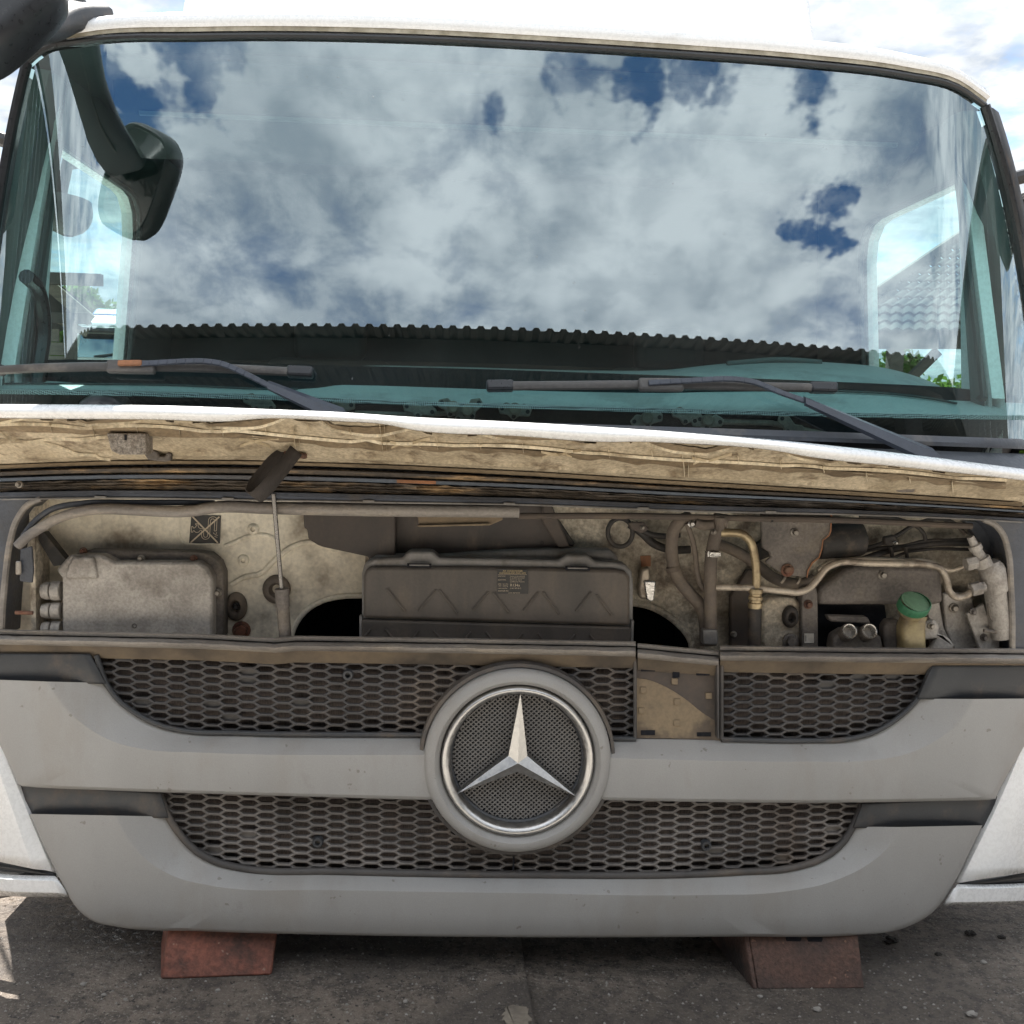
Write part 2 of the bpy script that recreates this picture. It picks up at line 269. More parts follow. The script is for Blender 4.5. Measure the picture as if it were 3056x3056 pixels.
def groundmat(nt, L):
    o = nt.nodes.new('ShaderNodeOutputMaterial'); bs = nt.nodes.new('ShaderNodeBsdfPrincipled'); L(bs.outputs[0], o.inputs[0])
    tc = nt.nodes.new('ShaderNodeTexCoord')
    def nz(s, d, r=0.6):
        n = nt.nodes.new('ShaderNodeTexNoise'); n.inputs['Scale'].default_value = s; n.inputs['Detail'].default_value = d; n.inputs['Roughness'].default_value = r
        L(tc.outputs['Object'], n.inputs['Vector']); return n.outputs['Fac']
    def rp(v, lo, hi, a=0.0, b=1.0):
        n = nt.nodes.new('ShaderNodeMapRange'); n.interpolation_type = 'SMOOTHSTEP'; L(v, n.inputs[0])
        for i, q in zip((1, 2, 3, 4), (lo, hi, a, b)): n.inputs[i].default_value = q
        return n.outputs[0]
    def mixc(f, a, b):
        n = nt.nodes.new('ShaderNodeMix'); n.data_type = 'RGBA'; L(f, n.inputs[0])
        for i, v in ((6, a), (7, b)):
            if isinstance(v, tuple): n.inputs[i].default_value = (*v, 1)
            else: L(v, n.inputs[i])
        return n.outputs[2]
    col = mixc(rp(nz(2.2, 6), 0.35, 0.65), (0.270, 0.222, 0.180), (0.190, 0.158, 0.130))
    col = mixc(rp(nz(26, 5, 0.72), 0.42, 0.62), col, (0.120, 0.100, 0.085))
    col = mixc(rp(nz(120, 3, 0.6), 0.56, 0.66), col, (0.34, 0.30, 0.255)); col = mixc(rp(nz(70, 3, 0.7), 0.60, 0.66), col, (0.045, 0.04, 0.036))
    # oil-soaked, wet strip under the cab's near corner
    wet = rp(nz(1.15, 5), 0.44, 0.56)
    sx = nt.nodes.new('ShaderNodeSeparateXYZ'); L(tc.outputs['Object'], sx.inputs[0])
    zone = nt.nodes.new('ShaderNodeMath'); zone.operation = 'MULTIPLY'; L(rp(sx.outputs[0], -0.55, -1.0), zone.inputs[0]); L(rp(sx.outputs[1], -0.02, 0.12), zone.inputs[1])
    wz = nt.nodes.new('ShaderNodeMath'); wz.operation = 'MULTIPLY'; wz.use_clamp = True; L(zone.outputs[0], wz.inputs[0]); wz.inputs[1].default_value = 0.95
    oil = nt.nodes.new('ShaderNodeMath'); oil.operation = 'MULTIPLY'; L(rp(sx.outputs[1], -0.02, 0.12), oil.inputs[0]); oil.inputs[1].default_value = 0.0
    ol2 = nt.nodes.new('ShaderNodeMath'); ol2.operation = 'MULTIPLY'; L(oil.outputs[0], ol2.inputs[0]); L(rp(sx.outputs[0], 1.5, 0.9), ol2.inputs[1])
    col = mixc(rp(nz(1.7, 4), 0.42, 0.58, 0.0, 0.55), col, (0.088, 0.076, 0.068))
    L(col, bs.inputs['Base Color'])
    h1 = nz(55, 6, 0.7)
    rr = nt.nodes.new('ShaderNodeMath'); rr.operation = 'MULTIPLY'; L(wz.outputs[0], rr.inputs[0]); L(rp(h1, 0.50, 0.42), rr.inputs[1])
    L(rp(rr.outputs[0], 0.0, 1.0, 0.85, 0.10), bs.inputs['Roughness'])
    bu = nt.nodes.new('ShaderNodeBump'); bu.inputs['Strength'].default_value = 1.0; bu.inputs['Distance'].default_value = 0.02; L(h1, bu.inputs['Height']); L(bu.outputs[0], bs.inputs['Normal'])
simple('yard_ground', groundmat)
M('pale_plaster', (0.26, 0.225, 0.18), (0.19, 0.16, 0.125), rough=0.9, nscale=8, dirt=(0.14, 0.12, 0.10), damt=0.8, dscale=14, bump=0.4)
M('glare_bounce_pale', (0.43, 0.405, 0.365), (0.355, 0.335, 0.30), rough=0.8, nscale=3, dirt=(0.2, 0.18, 0.16), damt=0.6, dscale=4, bump=0.3)

# ------------------------------------------------------------------ mesh building
class MB:
    def __init__(s): s.v = []; s.f = []
    def add(s, vs, fs):
        o = len(s.v); s.v += [Vector(q) for q in vs]; s.f += [tuple(i+o for i in f) for f in fs]; return s
    def grid(s, rows, closed=False):
        n = len(rows[0]); o = len(s.v)
        for r in rows: s.v += [Vector(q) for q in r]
        for j in range(len(rows)-1):
            for i in range(n if closed else n-1):
                k = (i+1) % n
                s.f.append((o+j*n+i, o+j*n+k, o+(j+1)*n+k, o+(j+1)*n+i))
        return s
    def box(s, c, sz, rot=None):
        c = Vector(c); m = rot or Matrix.Identity(3); h = [q/2 for q in sz]
        vs = [c+m @ Vector((x*h[0], y*h[1], z*h[2])) for x in (-1, 1) for y in (-1, 1) for z in (-1, 1)]
        return s.add(vs, [(0, 1, 3, 2), (4, 6, 7, 5), (0, 4, 5, 1), (2, 3, 7, 6), (0, 2, 6, 4), (1, 5, 7, 3)])
    def bar(s, a, b, w, h, upv=(0, 0, 1)):
        a, b = Vector(a), Vector(b); d = (b-a); x = d.normalized(); u = Vector(upv); y = u.cross(x)
        if y.length < 1e-4: y = Vector((1, 0, 0)).cross(x)
        y.normalize(); z = x.cross(y)
        return s.box((a+b)/2, (d.length, w, h), Matrix((x, y, z)).transposed())
    def prism(s, pts, vec):
        n = len(pts); vec = Vector(vec); a = [Vector(q) for q in pts]; b = [q+vec for q in a]
        return s.add(a+b, [tuple(range(n)), tuple(range(2*n-1, n-1, -1))]+[(i, i+n, (i+1) % n+n, (i+1) % n) for i in range(n)])
    def tube(s, pts, r, seg=10, cap=True, flat=None):
        pts = [Vector(q) for q in pts]; n = len(pts); rows = []; prev = None
        for i, p in enumerate(pts):
            t = (pts[min(i+1, n-1)]-pts[max(i-1, 0)]).normalized()
            if prev is None:
                u = t.cross(Vector((0, 0, 1)))
                if u.length < 0.05: u = t.cross(Vector((0, 1, 0)))
                u.normalize()
            else: u = (prev-t*prev.dot(t)).normalized()
            prev = u; w = t.cross(u); rr = r[i] if isinstance(r, (list, tuple)) else r
            rows.append([p+(u*math.cos(2*math.pi*k/seg)+w*math.sin(2*math.pi*k/seg))*rr for k in range(seg)])
        o = len(s.v); s.grid(rows, True)
        if cap: s.f.append(tuple(o+k for k in range(seg))); s.f.append(tuple(o+(n-1)*seg+k for k in reversed(range(seg))))
        return s
    def lathe(s, c, axis, prof, seg=48, ref=(0, 0, 1), cap=False):
        c = Vector(c); ax = Vector(axis).normalized(); u = Vector(ref)-ax*Vector(ref).dot(ax); u.normalize(); w = ax.cross(u); rows = []
        for r, h in prof: rows.append([c+ax*h+(u*math.cos(2*math.pi*k/seg)+w*math.sin(2*math.pi*k/seg))*r for k in range(seg)])
        o = len(s.v); s.grid(rows, True)
        if cap: s.f.append(tuple(o+k for k in range(seg))); s.f.append(tuple(o+(len(prof)-1)*seg+k for k in reversed(range(seg))))
        return s
    def blob(s, c, sz, seed=0, seg=8, amp=0.2):
        rnd = random.Random(seed); rows = []
        for j in range(1, 6):
            th = math.pi*j/6; rows.append([Vector(c)+Vector((sz[0]*math.sin(th)*math.cos(6.283*k/seg), sz[1]*math.sin(th)*math.sin(6.283*k/seg), sz[2]*math.cos(th)))*(1+rnd.uniform(-amp, amp)) for k in range(seg)])
        o = len(s.v); s.grid(rows, True); s.f.append(tuple(o+k for k in range(seg))); s.f.append(tuple(o+4*seg+k for k in reversed(range(seg))))
        return s
    def obj(s, name, mat, parent=None, bevel=0.0, smooth=35, solid=0.0, seg=2, fixn=True):
        me = bpy.data.meshes.new(name); me.from_pydata([tuple(q) for q in s.v], [], s.f); me.validate()
        if fixn:
            bm = bmesh.new(); bm.from_mesh(me); bmesh.ops.recalc_face_normals(bm, faces=bm.faces[:]); bm.to_mesh(me); bm.free()
        me.materials.append(MATS[mat])
        if smooth:
            me.polygons.foreach_set('use_smooth', [True]*len(me.polygons)); me.set_sharp_from_angle(angle=R_(smooth))
        o = bpy.data.objects.new(name, me); COL.objects.link(o); o.parent = parent
        if solid:
            q = o.modifiers.new('thick', 'SOLIDIFY'); q.thickness = solid; q.offset = 0
        if bevel:
            q = o.modifiers.new('round', 'BEVEL'); q.width = bevel; q.segments = seg; q.limit_method = 'ANGLE'; q.angle_limit = R_(40); q.harden_normals = False
        return o
def tag(o, label=None, cat=None, group=None, kind=None):
    for k, v in (('label', label), ('category', cat), ('group', group), ('kind', kind)):
        if v: o[k] = v
    return o
def empty(name, loc, label, cat, group=None):
    o = bpy.data.objects.new(name, None); COL.objects.link(o); o.location = loc; o.empty_display_size = 0.1
    return tag(o, label, cat, group)
def catmull(pts, n):
    """n points evenly spaced along a smooth curve through pts (tuples of any dimension)"""
    k = len(pts); dim = len(pts[0]); dense = []
    for i in range(k-1):
        p0, p1, p2, p3 = pts[max(i-1, 0)], pts[i], pts[i+1], pts[min(i+2, k-1)]
        d1 = math.dist(p0, p1) or 1; d2 = math.dist(p1, p2) or 1; d3 = math.dist(p2, p3) or 1
        for s in range(16):
            t = s/16
            m1 = [((p2[c]-p1[c]) - (p2[c]-p0[c])*d2/(d1+d2) + (p1[c]-p0[c])*d2/d1) if i else (p2[c]-p1[c]) for c in range(dim)]
            m2 = [((p2[c]-p1[c]) - (p3[c]-p1[c])*d2/(d2+d3) + (p3[c]-p2[c])*d2/d3) if i < k-2 else (p2[c]-p1[c]) for c in range(dim)]
            dense.append(tuple((2*t**3-3*t*t+1)*p1[c]+(t**3-2*t*t+t)*m1[c]+(-2*t**3+3*t*t)*p2[c]+(t**3-t*t)*m2[c] for c in range(dim)))
    dense.append(tuple(pts[-1]))
    L = [0]
    for a, b in zip(dense, dense[1:]): L.append(L[-1]+math.dist(a, b))
    out = []; j = 0
    for i in range(n):
        s = L[-1]*i/(n-1)
        while j < len(L)-2 and L[j+1] < s: j += 1
        t = (s-L[j])/((L[j+1]-L[j]) or 1); out.append(tuple(dense[j][c]+(dense[j+1][c]-dense[j][c])*t for c in range(dim)))
    return out
def yat(path, x):
    for a, b in zip(path, path[1:]):
        if a[0] <= x <= b[0]: return a[1]+(b[1]-a[1])*(x-a[0])/((b[0]-a[0]) or 1)
    return path[0][1] if x < path[0][0] else path[-1][1]
def lerp(a, b, t): return a+(b-a)*t
def tubepx(mb, pts, r, Y, n=None, seg=10, S=None):
    """tube through picture-measured points; r in photo pixels, Y depth (or list)"""
    k = len(pts); ys = Y if isinstance(Y, (list, tuple)) else [Y]*k
    q = [P(p[0], p[1], y) for p, y in zip(pts, ys)]
    if n is None: n = max(2, 6*k) if k > 2 else 2
    q = [Vector(t) for t in catmull([tuple(t) for t in q], n)] if k > 2 else q
    return mb.tube(q, r*2.4/FPX if not isinstance(r, (list, tuple)) else [z*2.4/FPX for z in r], seg)
def slab(mb, poly, Y, depth, S=None):
    """prism: outline measured in the picture at depth Y, extending backwards by depth"""
    return mb.prism([P(x, y, Y) if S is None else PS(x, y, S, Y) for x, y in poly], (0, depth, 0))
def bolt(parent, px, py, Y, r, mat='bolt_steel', name='bolt', h=0.010):
    c = P(px, py, Y); rr = r*2.4/FPX; m = MB()
    m.lathe(c, (0, -1, 0), [(rr*1.45, -0.004), (rr*1.45, 0.001), (rr*1.25, 0.0025), (rr*1.0, 0.003)], 16)
    m.lathe(c, (0, -1, 0), [(rr*0.98, 0.0), (rr*0.98, h), (rr*0.8, h+0.002), (rr*0.01, h+0.002)], 6, ref=(random.random(), 0, 1))
    return m.obj(name, mat, parent)
def text_mesh(name, body, size, mat, parent, origin, xdir, zdir, align='LEFT', off=0.0008):
    cu = bpy.data.curves.new(name, 'FONT'); cu.body = body; cu.size = size; cu.align_x = align; cu.resolution_u = 2
    t = bpy.data.objects.new(name, cu); COL.objects.link(t); dg = bpy.context.evaluated_depsgraph_get()
    me = bpy.data.meshes.new_from_object(t.evaluated_get(dg)); bpy.data.objects.remove(t); bpy.data.curves.remove(cu)
    me.materials.clear(); me.materials.append(MATS[mat]); o = bpy.data.objects.new(name, me); COL.objects.link(o)
    x = Vector(xdir).normalized(); y = Vector(zdir); y = (y-x*y.dot(x)).normalized(); n = x.cross(y)
    o.data.transform(Matrix((x, y, n)).transposed().to_4x4()); o.data.transform(Matrix.Translation(Vector(origin)+n*off)); o.parent = parent
    return o

# ================================================================== SETTING
g = MB()
xs = [-160, -60, -20, -8, -4, -2, -1, 0, 1, 2, 4, 8, 20, 60, 160]; ys = [-160, -60, -20, -8, -4, -2, -0.5, 0.5, 2, 4, 8, 20, 60, 160]
g.grid([[(x, y, 0) for x in xs] for y in ys])
ground = g.obj('ground', 'yard_ground', smooth=0); tag(ground, kind='structure')
# the raised slab left of the joint that runs under the star
j0, j1 = PG(1552, 2805), PG(1592, 3050); dj = (j1-j0).normalized()
ja, jb = j0-dj*1.3, j1+dj*2.2
s = MB(); s.prism([(ja.x, ja.y, 0.004), (jb.x, jb.y, 0.004), (-3.2, jb.y, 0.004), (-3.2, ja.y, 0.004)], (0, 0, 0.012))
so = s.obj('concrete_slab', 'yard_ground', ground, bevel=0.004); tag(so, kind='structure')
jg = MB(); nx = Vector((-dj.y, dj.x, 0)); rr_ = random.Random(9); la, lb_ = [], []
for i in range(60):
    c = ja.lerp(jb, i/59); la.append(Vector((c.x, c.y, 0.0045))+nx*rr_.uniform(-.002, .004)); lb_.append(Vector((c.x, c.y, 0.0045))+nx*-rr_.uniform(.006, .016))
jg.grid([la, lb_]); tag(jg.obj('joint_filler', 'clod', ground, smooth=0), kind='structure')
def splat(name, pts, z, mat, parent, n=44, jit=0.006):
    q = catmull(pts+[pts[0]], n)[:-1]; rnd = random.Random(len(pts)*7+n); m = MB(); th = 0.0025
    top = []
    for x, y in q:
        w = PG(x, y); top.append(Vector((w.x+rnd.uniform(-jit, jit), w.y+rnd.uniform(-jit, jit), z)))
    m.prism(top, (0, 0, th)); return m.obj(name, mat, parent, smooth=0)
splat('plaster_patch', [(1500, 3030), (1545, 3024), (1572, 3034), (1580, 3064), (1560, 3090), (1510, 3080)], 0.0165, 'pale_plaster', ground, 36, .006)
# pale strip beside the cab on the left, its tone painting in sun glare
pv = MB(); pv.prism([(-1.30, 0.42, 0.0165), (-1.9, 0.10, 0.0165), (-4.5, 0.10, 0.0165), (-4.5, 3.5, 0.0165), (-1.18, 3.5, 0.0165), (-1.16, 0.6, 0.0165)], (0, 0, 0.006))
tag(pv.obj('glare_strip', 'glare_bounce_pale', smooth=0), kind='structure')
pv = MB(); pv.prism([(-9, -0.42, 0.018), (-9, -14, 0.018), (9, -14, 0.018), (9, -0.42, 0.018)], (0, 0, 0.006)); tag(pv.obj('bounce_apron', 'glare_bounce_pale', smooth=0), kind='structure')  # unseen pale apron, added to bounce sunlight up onto the cab front

# loose grit (uncountable) and the bigger pebbles
rnd = random.Random(3); gm = MB()
for i in range(1500):
    x = rnd.uniform(-1.4, 1.4); y = rnd.uniform(-0.42, 0.35); r = rnd.choice((0.0012, 0.0018, 0.0025, 0.0035))
    zz = 0.016 if x < 0.02 else 0.0
    gm.add([(x-r, y-r*.6, zz), (x+r, y-r*.7, zz), (x+r*.6, y+r, zz), (x-r*.8, y+r*.7, zz), (x+r*rnd.uniform(-.3, .3), y, zz+r*1.1)], [(0, 1, 4), (1, 2, 4), (2, 3, 4), (3, 0, 4)])
go = gm.obj('grit', 'pebble', smooth=0); tag(go, 'loose pale grit scattered over the dark yard ground', 'grit', kind='stuff')
for i, (px, py, r) in enumerate([(2440, 3017, 13), (2902, 3034, 17), (20, 3030, 0), (2268, 2977, 9), (250, 2960, 10), (375, 3006, 7), (650, 2978, 8), (920, 3012, 7), (1210, 3012, 9),
                                 (1035, 3020, 6), (310, 2992, 8), (2326, 3012, 6), (2700, 3010, 7), (2935, 2875, 11)]):
    if r == 0: continue
    c = PG(px, py); rr = r*2.3/FPX; z0 = 0.016 if c.x < 0.02 else 0
    o = MB().blob((0, 0, 0), (rr, rr*.8, rr*.55), i, 7, 0.22).obj('pebble', 'pebble', smooth=0)
    o.location = (c.x, c.y, z0+rr*.4)
    lab = {0: 'pale pebble on the ground just before the right rusty channel', 1: 'largest pale pebble at the lower right corner of the picture', 13: 'pebble by the dark clods under the right bumper corner',
           3: 'small pebble against the front left foot of the rusty channel', 4: 'small pebble on the damp ground left of the red block', 5: 'small pebble lowest left, before the red block', 6: 'small pebble before the middle of the red block',
           7: 'small pebble right of the red block, farther left of the next two', 8: 'small pebble left of the slab joint, before the bumper', 9: 'tiny pebble midway between red block and slab joint',
           10: 'small pebble close before the left edge of the red block', 11: 'tiny pebble left of the one before the rusty channel', 12: 'small pebble right of the rusty channel, near the picture foot'}[i]
    tag(o, lab, 'pebble', 'pebbles before the cab')
for i, (px, py, a, lab) in enumerate([(2895, 2790, 18, 'broken dark clod with a raised twig, behind the right bumper corner'), (2660, 2812, 22, 'dark lump of dirt close beside the right rusty beam'),
                                      (2800, 2850, 12, 'flat dark clod lying between the rusty beam and the bumper corner'), (2990, 2800, 13, 'dark clod farthest right under the white bumper corner')]):
    c = PG(px, py); rr = a*2.5/FPX; o = MB().blob((0, 0, 0), (rr, rr*.7, rr*.5), 40+i, 9, 0.35).obj('dirt_clod', 'clod', smooth=0); o.location = (c.x, c.y, rr*.3); tag(o, lab, 'dirt clod')

# ---- the two steel supports the cab rests on
a0, a1 = PG(478, 2925, 0.016), PG(812, 2912, 0.016)
t0 = P(492, 2772, a0.y+0.01); t1 = P(824, 2785, a1.y+0.01)
sb = MB()
fr = [a0, a1, Vector((t1.x, a1.y+0.07, 0.15)), Vector((t0.x, a0.y+0.07, 0.15))]
sb.prism(fr, (-0.045, 0.16, 0)); tag(sb.obj('steel_support', 'red_steel', bevel=0.006), 'red painted steel block under the left half of the bumper', 'steel support')
b0, b1 = PG(2262, 2952), PG(2580, 2950); h = 0.16
rb = empty('steel_support', ((b0.x+b1.x)/2, b0.y, 0), 'dark rusty steel channel under the right half of the bumper', 'steel support')
def rl(v): return Vector(v)-rb.location
w = MB(); th = 0.012
tl, tr = P(2225, 2795, b0.y+0.055), P(2556, 2795, b1.y+0.055)
n = 14; top = []
for i in range(n+1):
    u = i/n; x = lerp(tl.x, tr.x, u); z = h
    top.append((x, z))
nt = []
for (x, z), u in zip(top, [i/n for i in range(n+1)]):
    cut = 0
    nt.append(rl((x, lerp(b0.y, b1.y, u)+0.075, z-cut)))
w.prism([rl(b0), rl(b1)]+nt[::-1], (0, th, 0)); wo_ = w.obj('web', 'rusty_beam', rb, bevel=0.003)
for px in (2368, 2432):
    c = rl(P(px, 2799, b0.y+.047)); mm = MB(); mm.lathe(c, (0, -1, 0), [(.019, -.001), (.019, .0015), (.0001, .0015)], 18); mm.obj('bolt_hole', 'void', wo_)
fl = MB(); d = Vector((-0.075, 0.40, 0)); fl.prism([rl(b0), rl(b0)+d, nt[0]+d, nt[0]], (-th, 0, 0)); fl.obj('flange', 'rusty_beam', rb, bevel=0.003)
fl = MB(); fl.prism([rl(b1)+Vector((0, th, 0)), rl(b1)+Vector((-0.03, .4, 0)), nt[-1]+Vector((-.03, .4, 0)), nt[-1]+Vector((0, th, 0))], (-th, 0, 0)); fl.obj('flange', 'rusty_beam', rb, bevel=0.003)

# ================================================================== THE TRUCK CAB
T = empty('truck_cab', (0, 0, 0), 'white truck cab without chassis, front service flap raised, standing on steel supports', 'truck cab')

# ---- windscreen
TOP = [(85, 190), (130, 152), (250, 126), (600, 112), (1200, 118), (1600, 138), (2000, 163), (2400, 193), (2700, 228), (2850, 262), (2935, 318)]
MID = [(-2, 640), (150, 650), (600, 660), (1200, 675), (1600, 690), (2000, 700), (2400, 715), (2800, 735), (2950, 742), (3040, 748)]
BOT = [(-66, 1226), (600, 1240), (1500, 1262), (2400, 1290), (3102, 1316)]
NU, NV = 90, 36
rt_, rm_, rb_ = catmull(TOP, NU), catmull(MID, NU), catmull(BOT, NU)
rows = []
for j in range(NV+1):
    v = j/NV; r = []
    for i in range(NU):
        a, m_, b = rb_[i], rm_[i], rt_[i]
        q = [a[c]*(1-v)*(1-2*v)+m_[c]*4*v*(1-v)+b[c]*v*(2*v-1) for c in (0, 1)]
        r.append(PS(q[0], q[1], W))
    rows.append(r)
ws = MB().grid(rows); wso = ws.obj('windscreen', 'windscreen_glass', T, smooth=180)
edge = rows[-1]; eL = [r[0] for r in rows]; eR = [r[-1] for r in rows]
# black rubber all round
tb = MB(); loop = eL[::-1]+[]  # down the left side
tb.tube([p+Wn(p)*0.004 for p in edge], 0.008, 8); tb.tube([p+Wn(p)*0.004 for p in eL], 0.013, 8); tb.tube([p+Wn(p)*0.004 for p in eR], 0.013, 8)
tb.obj('windscreen_seal', 'black_plastic', wso)
# dotted frit band along the foot of the glass
FR = [(-66, 1165), (300, 1170), (800, 1183), (1300, 1202), (2000, 1222), (2600, 1236), (3102, 1244)]
fq = catmull(FR, 80)
MB().grid([[PS(x, y+10, W, -0.003) for x, y in fq], [PS(x, y-4, W, -0.003) for x, y in fq]]).obj('frit_band', 'frit_dots', wso)
# ---- roof: grimy gutter, white header rolling back into the roof skin
def up_row(dy, dz, dn=0.0, pull=0.0):
    out = []
    for i, p in enumerate(edge):
        u = i/(NU-1); k = 1-abs(2*u-1)**6*0.35
        out.append(Vector((p.x*(1-pull), p.y+dy, p.z+dz*k))+Wn(p)*dn)
    return out
MB().grid([up_row(0, 0.010, 0.008), up_row(0.005, 0.022, 0.012)]).obj('roof_gutter', 'roof_grime', T)
hd = MB().grid([up_row(0.004, 0.020, 0.013), up_row(0.004, 0.028, 0.02), up_row(0.010, 0.044, 0.022), up_row(0.022, 0.060, 0.018), up_row(0.045, 0.074, 0.01), up_row(0.09, 0.088), up_row(0.17, 0.10), up_row(0.35, 0.115, 0, .01), up_row(0.8, 0.125, 0, .03), up_row(1.35, 0.12, 0, .05), up_row(1.40, 0.05, 0, .05)])
hd.obj('roof', 'white_paint', T, smooth=60)
# roof spoiler behind the header
sp = MB(); sx0, sx1 = -1.03, P(2455, 60, 0.98).x
zb = 2.40; prof = [(0.98, zb), (1.02, zb+.14), (1.12, zb+.34), (1.30, zb+.55), (1.55, zb+.66), (1.62, zb+.66), (1.62, zb)]
sp.prism([(sx0, y, z) for y, z in prof], (sx1-sx0, 0, 0)); sp.obj('roof_spoiler', 'white_paint', T, bevel=0.03, seg=4)
# ---- A pillars, outside
for sgn, e, nm in ((-1, eL, 'a_pillar'), (1, eR, 'a_pillar')):
    rr = []
    for k, (dx, dy) in enumerate(((0.004, -0.006), (0.03, 0.008), (0.062, 0.04), (0.082, 0.09), (0.086, 0.18)) if sgn > 0 else ((0.004, -0.006), (0.022, 0.008), (0.038, 0.04), (0.044, 0.09), (0.042, 0.16))):
        rr.append([p+Vector((sgn*dx, dy, 0.0)) for p in e])
    MB().grid(rr).obj(nm, 'dark_panel' if sgn > 0 else 'black_plastic', T)
# ---- cab sides with door windows, rear wall, floor
XW = 1.315
def wallpart(name, mat, sgn, y0, y1, z0, z1, th=0.03, par=T, x=XW):
    m = MB(); m.box((sgn*(x-th/2), (y0+y1)/2, (z0+z1)/2), (th, y1-y0, z1-z0)); return m.obj(name, mat, par, bevel=0.006)
WY0, WY1, WZ0, WZ1 = 0.30, 1.22, 1.42, 2.02
for sgn in (-1, 1):
    # door skin is one mesh with a real window opening (rounded rear upper corner)
    def yfront(z): return max(0.36, 0.36+(z-1.40)*0.20)
    def xt(x, z): return x-max(0, z-1.40)*0.075
    outer = [(yfront(0.16), 0.16), (1.66, 0.16), (1.66, 2.22), (yfront(2.22)+.05, 2.22)]
    inner = [(yfront(WZ0)+.03, WZ0), (WY1, WZ0), (WY1+.012, WZ1-.12), (WY1-.01, WZ1-.05), (WY1-.06, WZ1-.01), (WY1-.12, WZ1), (yfront(WZ1)+.05, WZ1)]
    m = MB()
    for xo in (XW, XW-0.035):
        o = len(m.v)
        m.v += [Vector((sgn*xt(xo, z), y, z)) for y, z in outer]+[Vector((sgn*xt(xo, z), y, z)) for y, z in inner]
        oi = [o+4+i for i in range(len(inner))]
        m.f += [(o, o+1, oi[1], oi[0]), (o+1, o+2, oi[3], oi[2], oi[1]), (o+2, o+3, oi[6], oi[5], oi[4], oi[3]), (o+3, o, oi[0], oi[6])]
    k = 4+len(inner)
    for i in range(len(inner)): a = 4+i; b = 4+(i+1) % len(inner); m.f.append((a, b, b+k, a+k))
    for i in range(4): a = i; b = (i+1) % 4; m.f.append((a, a+k, b+k, b))
    do = m.obj('door_side', 'white_paint', T, smooth=30)
    gl = MB(); gl.add([(sgn*xt(XW-0.017, z), y, z) for y, z in inner], [tuple(range(len(inner)))]); gl.obj('side_window', 'side_glass', do, smooth=0)
    # inner trim: pale panel with the same opening, slightly inboard
    m = MB(); xi = XW-0.055
    oo = [(yfront(1.0), 1.0), (1.64, 1.0), (1.64, 2.21), (yfront(2.21)+.05, 2.21)]
    m.v = [Vector((sgn*xt(xi, z), y, z)) for y, z in oo+inner]
    m.f = [(0, 1, 5, 4), (1, 2, 7, 6, 5), (2, 3, 10, 9, 8, 7), (3, 0, 4, 10)]
    m.obj('door_trim', 'trim_mid', do, smooth=0)
    m = MB(); pts = [Vector((sgn*xt(xi-.002, z), y, z)) for y, z in inner]; m.tube(pts+[pts[0]], 0.010, 6); m.obj('window_rubber', 'trim_dark', do)
# A pillar inner trim (seen through the bent ends of the glass)
for sgn, e in ((-1, eL), (1, eR)):
    rr = []
    for dx, dy in ((-0.005, 0.03), (-0.035, 0.045), (-0.045, 0.09), (-0.03, 0.17)):
        rr.append([p+Vector((sgn*dx, dy, 0)) for p in e])
    MB().grid(rr).obj('a_pillar_trim', 'trim_mid', T)
m = MB(); m.box((0, 1.655, 1.22), (2*XW-.075, 0.03, 2.06)); m.obj('rear_wall', 'trim_dark', T)
m = MB(); m.box((0, 0.98, 0.30), (2*XW-.09, 1.3, 0.06)); m.obj('cab_floor', 'trim_dark', T)
m = MB(); m.box((0, 1.05, 2.222), (2*XW-.19, 1.24, 0.02)); m.obj('headliner', 'headliner', T)
MB().grid([[p+Vector((0, .015, -.006)) for p in edge], [Vector((p.x, max(p.y+.03, .52), max(p.z, 2.19)-.004)) for p in edge], [Vector((max(-1.24, min(1.24, p.x*1.02)), .75, 2.205)) for p in edge]]).obj('header_trim', 'headliner', T)
# overhead locker with a pale edge
m = MB(); m.prism([(-1.10, 0.60, 2.225), (-1.10, 0.62, 2.13), (-1.10, 0.85, 2.06), (-1.10, 0.95, 2.225)], (2.24, 0, 0)); lk = m.obj('overhead_locker', 'headliner', T, bevel=0.01)
m = MB(); m.box((0.02, 0.618, 2.128), (2.1, 0.012, 0.010)); m.obj('locker_edge', 'trim_mid', lk)
# two seats (mostly in the dark)
for x in (-0.62, 0.62):
    m = MB(); m.box((x, 1.22, 0.82), (0.5, 0.5, 0.16)); st = m.obj('seat', 'trim_dark', T, bevel=0.04, seg=3)
    m = MB(); m.box((x, 1.45, 1.20), (0.46, 0.14, 0.66), Matrix.Rotation(R_(-10), 3, 'X')); m.obj('backrest', 'trim_dark', st, bevel=0.05, seg=3)
    m = MB(); m.box((x, 1.50, 1.60), (0.26, 0.10, 0.16)); m.obj('headrest', 'trim_dark', st, bevel=0.04, seg=3)
